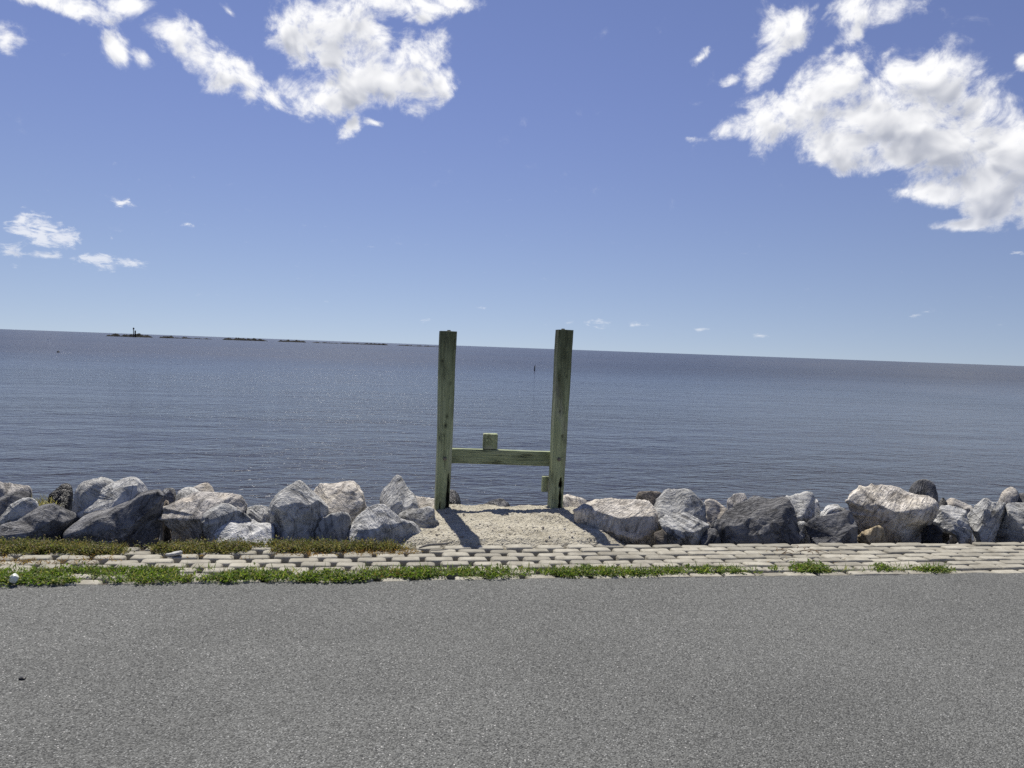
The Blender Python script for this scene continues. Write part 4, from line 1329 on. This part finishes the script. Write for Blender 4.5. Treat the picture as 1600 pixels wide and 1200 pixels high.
def strip_points(r, segs, dens, bare=-0.12):
    """clump centres inside picture quads mapped onto the ground: (x0, x1, ytop0, ybot0, ytop1, ybot1, weight)"""
    pts = []
    for (x0, x1, t0, b0, t1, b1, w) in segs:
        n = int(abs(x1 - x0) * dens * w)
        for _ in range(n):
            f = r.uniform()
            x = x0 + (x1 - x0) * f
            t, b = t0 + (t1 - t0) * f, b0 + (b1 - b0) * f
            y = r.uniform(t, b)
            p = ground(x, y)
            if perlin(np.array([[p[0] * 2.6, p[1] * 5.0, 3.3]]))[0] + 0.5 * perlin(np.array([[p[0] * 8, p[1] * 12, 1.3]]))[0] + r.uniform(-.25, .25) < bare:
                continue
            pts.append((p[0], p[1]))
    return np.array(pts)


def plants():
    r = np.random.default_rng(21)
    # bright green creeping weeds along the road edge
    segs = [(-180, 0, 895, 914, 894, 913, 1.0), (0, 130, 896, 915, 893, 913, .9), (100, 330, 890, 912, 893, 911, 1.2), (330, 580, 894, 910, 894, 908, 1.3),
            (580, 640, 896, 906, 892, 905, .45), (625, 780, 893, 905, 892, 903, 1.0), (780, 900, 892, 902, 892, 901, .8), (900, 1010, 891, 900, 890, 899, .8),
            (1010, 1130, 892, 899, 889, 896, .65), (1130, 1190, 890, 897, 891, 897, .6), (1190, 1330, 889, 895, 888, 894, .55),
            (1240, 1290, 884, 893, 884, 893, .8), (1350, 1392, 886, 893, 886, 893, .6), (1428, 1485, 890, 894, 890, 894, .6)]
    pts = strip_points(r, segs, 1.0, 0.0)
    n = len(pts)
    parts = [weeds_at(pts, r, 0.012 + 0.042 * r.uniform(0, 1, n) ** 1.8, r.uniform(0.02, 0.07, n), 22, 0.025, GREEN)]
    b = strip_points(r, [(-150, 330, 893, 914, 891, 911, 1.0), (330, 1000, 892, 908, 890, 899, .6), (1000, 1480, 889, 897, 888, 894, .25)], 4.0, -0.25)
    base = np.concatenate([b, np.zeros((len(b), 1))], 1)
    parts.append(blades_at(base, r, 0.03, 0.085, GREEN, 0.005, 0.8))
    b = strip_points(r, [(590, 650, 893, 906, 893, 905, 1.0), (1190, 1320, 862, 885, 866, 888, .15)], 2.0)
    base = np.concatenate([b, np.full((len(b), 1), 0.01)], 1)
    parts.append(blades_at(base, r, 0.02, 0.05, RUST, 0.004, 1.2))
    V, F, C = join(parts)
    me = mesh_np('roadside_weeds', V, F, False)
    vcol(me, 'tint', C)
    o = link('roadside_weeds', me, MAT['leaf'])
    tag(o, 'bright green creeping weeds along the asphalt edge', 'weeds', kind='stuff')
    # drier olive and rusty growth between the paving and the left hand boulders
    segs = [(-180, 0, 850, 869, 850, 869, 1.0), (0, 140, 851, 868, 854, 867, 1.2), (140, 270, 858, 868, 858, 866, 1.1), (270, 420, 855, 866, 853, 866, 1.1), (420, 545, 852, 865, 854, 863, 1.3),
            (545, 650, 853, 862, 855, 860, .8)]
    pts = strip_points(r, segs, 2.2)
    n = len(pts)
    parts = [weeds_at(pts, r, 0.02 + 0.07 * r.uniform(0, 1, n) ** 1.5, r.uniform(0.02, 0.07, n), 26, 0.021, OLIVE)]
    b = strip_points(r, segs, 16.0)
    base = np.concatenate([b, np.zeros((len(b), 1))], 1)
    parts.append(blades_at(base, r, 0.03, 0.09, OLIVE, 0.004, 0.8))
    segs2 = [(-150, 150, 867, 884, 867, 884, 1.0), (150, 420, 866, 878, 865, 876, .35), (420, 640, 862, 872, 858, 868, .8), (560, 660, 859, 872, 857, 866, .8)]
    b = strip_points(r, segs2, 3.2)
    base = np.concatenate([b, np.full((len(b), 1), 0.004)], 1)
    parts.append(blades_at(base, r, 0.02, 0.055, RUST, 0.0045, 1.3))
    V, F, C = join(parts)
    me = mesh_np('dry_grass', V, F, False)
    vcol(me, 'tint', C)
    o = link('dry_grass', me, MAT['leaf'])
    tag(o, 'olive and rusty dry grass between the paving and the left boulders', 'grass', kind='stuff')
    # pale tuft growing among the left hand boulders
    c = at_v(66, 790, 6.72)
    k = 260
    base = np.stack([c[0] + r.normal(0, .07, k), c[1] + r.normal(0, .06, k), np.full(k, c[2] - 0.02) + r.normal(0, .01, k)], 1)
    V, F, C = blades_at(base, r, 0.05, 0.13, np.array([[.30, .26, .15], [.22, .20, .11], [.36, .32, .22]]), 0.004, 0.7)
    me = mesh_np('grass_tuft', V, F, False)
    vcol(me, 'tint', C)
    o = link('grass_tuft', me, MAT['leaf'])
    tag(o, 'pale dry grass tuft growing between the boulders at far left', 'grass')


plants()


# ------------------------------------------------------------------ small things
def tube(pts, rad, seg=7):
    pts = [Vector(p) for p in pts]
    V, F = [], []
    for i, p in enumerate(pts):
        t = (pts[min(i + 1, len(pts) - 1)] - pts[max(i - 1, 0)]).normalized()
        a = t.cross(Vector((0.13, 0.2, 1))).normalized()
        b = t.cross(a)
        rr = rad[i] if isinstance(rad, (list, tuple)) else rad
        for k in range(seg):
            g = 2 * math.pi * k / seg
            V.append(p + (a * math.cos(g) + b * math.sin(g)) * rr)
    for i in range(len(pts) - 1):
        for k in range(seg):
            F.append((i * seg + k, i * seg + (k + 1) % seg, (i + 1) * seg + (k + 1) % seg, (i + 1) * seg + k))
    F.append(tuple(range(seg - 1, -1, -1)))
    F.append(tuple((len(pts) - 1) * seg + k for k in range(seg)))
    return V, F


def small_things():
    # grey stick along the near edge of the sand
    a, b = ground(655, 856, 0.035), ground(706, 846.5, 0.06)
    pts = [a + (b - a) * f + np.array([0, 0.01 * math.sin(f * 7), 0.006 * math.sin(f * 5)]) for f in np.linspace(0, 1, 9)]
    V, F = tube(pts, [.006, .009, .010, .010, .011, .010, .009, .008, .005])
    me = bpy.data.meshes.new('driftwood_stick')
    me.from_pydata([tuple(v) for v in V], [], F)
    me.update()
    tag(link('driftwood_stick', me, MAT['stick']), 'thin grey stick lying along the near edge of the sand', 'stick')
    # dead twigs on the right hand paving
    r = random.Random(8)
    c = ground(1250, 866, 0.035)
    Vs, Fs, n = [], [], 0
    for i in range(15):
        s = c + np.array([r.gauss(0, .13), r.gauss(0, .05), 0.012])
        g = r.uniform(0, 6.28)
        L = r.uniform(.05, .16)
        pts = [s + np.array([math.cos(g + f * .8) * L * f, math.sin(g + f * .8) * L * f * .6, 0.012 * math.sin(f * 3.1) + 0.004]) for f in (0, .25, .5, .75, 1)]
        V, F = tube(pts, [.0035, .003, .0028, .002, .0012], 5)
        Vs += [tuple(v) for v in V]
        Fs += [tuple(x + n for x in f) for f in F]
        n = len(Vs)
    me = bpy.data.meshes.new('dead_twigs')
    me.from_pydata(Vs, [], Fs)
    me.update()
    tag(link('dead_twigs', me, MAT['straw']), 'small tangle of dead brown twigs on the right hand paving', 'twigs')
    # flat pale chip of stone in the dry grass
    q = ground(274, 865, 0.03)
    bm = bmesh.new()
    bmesh.ops.create_icosphere(bm, subdivisions=3, radius=1.0)
    for v in bm.verts:
        k = 1 + 0.25 * math.sin(v.co.x * 5 + v.co.y * 3)
        v.co = Vector((v.co.x * 0.06 * k, v.co.y * 0.03, max(-0.6, min(0.5, v.co.z)) * 0.022 + 0.012 * v.co.x))
    o = link('stone_chip', from_bm('stone_chip', bm, True), MAT['pale'])
    o.location = tuple(q)
    tag(o, 'flat pale stone chip lying in the dry grass by the left paving', 'stone')
    # crumpled clear cup on the verge
    q = ground(22, 914, 0.0)
    m, t, b = new_mat('whitish_plastic')
    v, _ = obj_coords(t)
    t.put(b.inputs['Base Color'], t.mix(t.smooth(t.noise(v, 30.0, 3.0), 0.4, 0.65), (0.78, 0.80, 0.74), (0.62, 0.66, 0.42)))
    b.inputs['Roughness'].default_value = 0.3
    rr = np.random.default_rng(5)
    V0, F0 = ico(4)
    p = V0 * [0.042, 0.034, 0.046]
    for _ in range(38):
        nn = rr.normal(size=3)
        nn /= np.linalg.norm(nn)
        d = p @ nn
        lim = d.max() * rr.uniform(0.66, 0.96)
        p = p * np.where(d > lim, lim / np.maximum(d, 1e-9), 1)[:, None]
    p = p * (1 + 0.10 * ridged(V0 * 2.2, 3))[:, None]
    o = link('plastic_scrap', mesh_np('plastic_scrap', p, F0, True), m)
    o.location = (q[0], q[1], 0.036)
    tag(o, 'crumpled whitish plastic scrap lying in the weeds at the road edge', 'litter')
    # dark crumb of tar on the asphalt
    q = ground(35, 1061, 0.0)
    rr = np.random.default_rng(9)
    V0, F0 = ico(3)
    p = V0 * [0.016, 0.011, 0.007] * (1 + 0.25 * perlin(V0 * 2.3))[:, None]
    o = link('tar_crumb', mesh_np('tar_crumb', p, F0, False), MAT['black_plastic'])
    o.location = (q[0], q[1], 0.004)
    tag(o, 'small black crumb of tar lying on the asphalt at far left', 'debris')


small_things()


# ------------------------------------------------------------------ out on the water
def islets():
    r = np.random.default_rng(3)
    # x from, x to, waterline y at both ends, height in px
    spec = [(166, 239, 525.3, 528.2, 3.0), (254, 273, 528.6, 529.2, 2.6), (281, 296, 529.2, 529.6, 1.7), (302, 330, 530.2, 530.8, 1.0),
            (346, 418, 531.6, 534.6, 2.9), (434, 480, 534.8, 536.2, 2.2), (486, 530, 536.2, 538.0, 1.1), (528, 572, 537.6, 538.6, 1.3), (566, 606, 538.2, 539.6, 2.0), (618, 690, 539.6, 541.2, 1.2)]
    for i, (x0, x1, y0, y1, hp) in enumerate(spec):
        dist = 640 + 22 * i
        a, b = ray(x0, y0), ray(x1, y1)
        # stand them on the sea where the line of sight meets it, but no nearer than the reef
        pa = EYE + a * (dist / math.hypot(a[0], a[1]))
        pb = EYE + b * (dist * 1.02 / math.hypot(b[0], b[1]))
        pa[2] = pb[2] = Z_SEA
        L = np.linalg.norm(pb - pa)
        H = hp * dist / FPX
        n, m = max(20, int(L * 2.2)), 13
        us, vs = np.linspace(0, 1, n), np.linspace(-1, 1, m)
        U, W, F = grid(us, vs)
        env = np.clip(np.minimum(U, 1 - U) * 7, 0, 1) ** 0.6
        bump_ = np.clip(0.62 + 0.75 * fbm(np.stack([U * L / 4.5, W * 1.3, U * 0 + i * 7], 1), 4, 0.62), 0.12, 1.6)
        Z = H * env * bump_ * np.clip(1 - W ** 2, 0, 1) ** 0.5
        dirv = (pb - pa) / L
        nrm = np.array([-dirv[1], dirv[0], 0])
        wd = max(5.0, L * 0.10)
        P = pa + np.outer(U * L, dirv) + np.outer(W * wd * (0.4 + 0.6 * env), nrm)
        P[:, 2] = Z_SEA - 0.25 + Z * 1.4
        o = link('islet', mesh_np('islet', P, F), MAT['islet'])
        tag(o, kind='structure')


def box(bm, sx, sy, sz, loc):
    bmesh.ops.create_cube(bm, size=1.0, matrix=Matrix.Translation(loc) @ Matrix.Diagonal((sx, sy, sz, 1)))


def marker():
    d = 640.0
    a = ray(208.5, 526.2)
    p = EYE + a * (d / math.hypot(a[0], a[1]))
    s = d / FPX
    root = empty('channel_marker', (p[0], p[1], Z_SEA))
    root.rotation_euler = (0, 0, YAW + R(20))
    tag(root, 'tall thin channel marker pole with a small board, on the left islet', 'marker')
    H = 13.2 * s
    V, F = tube([(0, 0, -1), (0, 0, H * .5), (0, 0, H)], [0.32, 0.28, 0.26], 10)
    me = bpy.data.meshes.new('pole')
    me.from_pydata([tuple(v) for v in V], [], F)
    link('pole', me, MAT['marker'], root)
    bm = bmesh.new()
    box(bm, 1.15, 0.08, 1.2, (0.1, -0.36, H - 0.9))
    link('board', from_bm('board', bm), MAT['marker'], root)
    a = ray(211.2, 526.6)
    p = EYE + a * ((d - 6) / math.hypot(a[0], a[1]))
    H = 8.2 * s
    root = empty('piling', (p[0], p[1], Z_SEA))
    tag(root, 'short thick dark piling beside the channel marker on the left islet', 'piling')
    V, F = tube([(0, 0, -1), (0, 0, H * .55), (0, 0, H)], [0.55, 0.52, 0.48], 12)
    me = bpy.data.meshes.new('pile')
    me.from_pydata([tuple(v) for v in V], [], F)
    link('pile', me, MAT['islet'], root)
    bm = bmesh.new()
    bmesh.ops.create_cone(bm, cap_ends=True, segments=12, radius1=0.62, radius2=0.35, depth=0.6, matrix=Matrix.Translation((0, 0, H + 0.25)))
    link('cap', from_bm('cap', bm), MAT['islet'], root)
    # lone stake out in the water between the posts
    p = ground(835, 579, Z_SEA)
    k = np.linalg.norm(p - EYE) / FPX
    V, F = tube([(p[0], p[1], Z_SEA - .5), (p[0] + 0.02, p[1], Z_SEA + 4 * k), (p[0] + .05, p[1], Z_SEA + 8.0 * k)], [.07, .065, .05], 8)
    me = bpy.data.meshes.new('stake')
    me.from_pydata([tuple(v) for v in V], [], F)
    tag(link('stake', me, MAT['black_plastic']), 'thin dark stake standing in the water between the two posts', 'stake')
    # small dark float far out on the left
    p = ground(91, 550.5, Z_SEA)
    k = np.linalg.norm(p - EYE) / FPX
    root = empty('trap_float', (p[0], p[1], Z_SEA))
    tag(root, 'small dark float bobbing on the water at far left', 'float')
    bm = bmesh.new()
    bmesh.ops.create_uvsphere(bm, u_segments=14, v_segments=9, radius=1.5 * k, matrix=Matrix.Translation((0, 0, 0.5 * k)) @ Matrix.Diagonal((1.1, 1.1, .9, 1)))
    link('float_body', from_bm('float_body', bm, True), MAT['black_plastic'], root)
    V, F = tube([(0, 0, 1.2 * k), (0.02, 0, 2.6 * k)], .22 * k, 7)
    me = bpy.data.meshes.new('stem')
    me.from_pydata([tuple(v) for v in V], [], F)
    link('stem', me, MAT['black_plastic'], root)


islets()
marker()
bpy.context.view_layer.update()
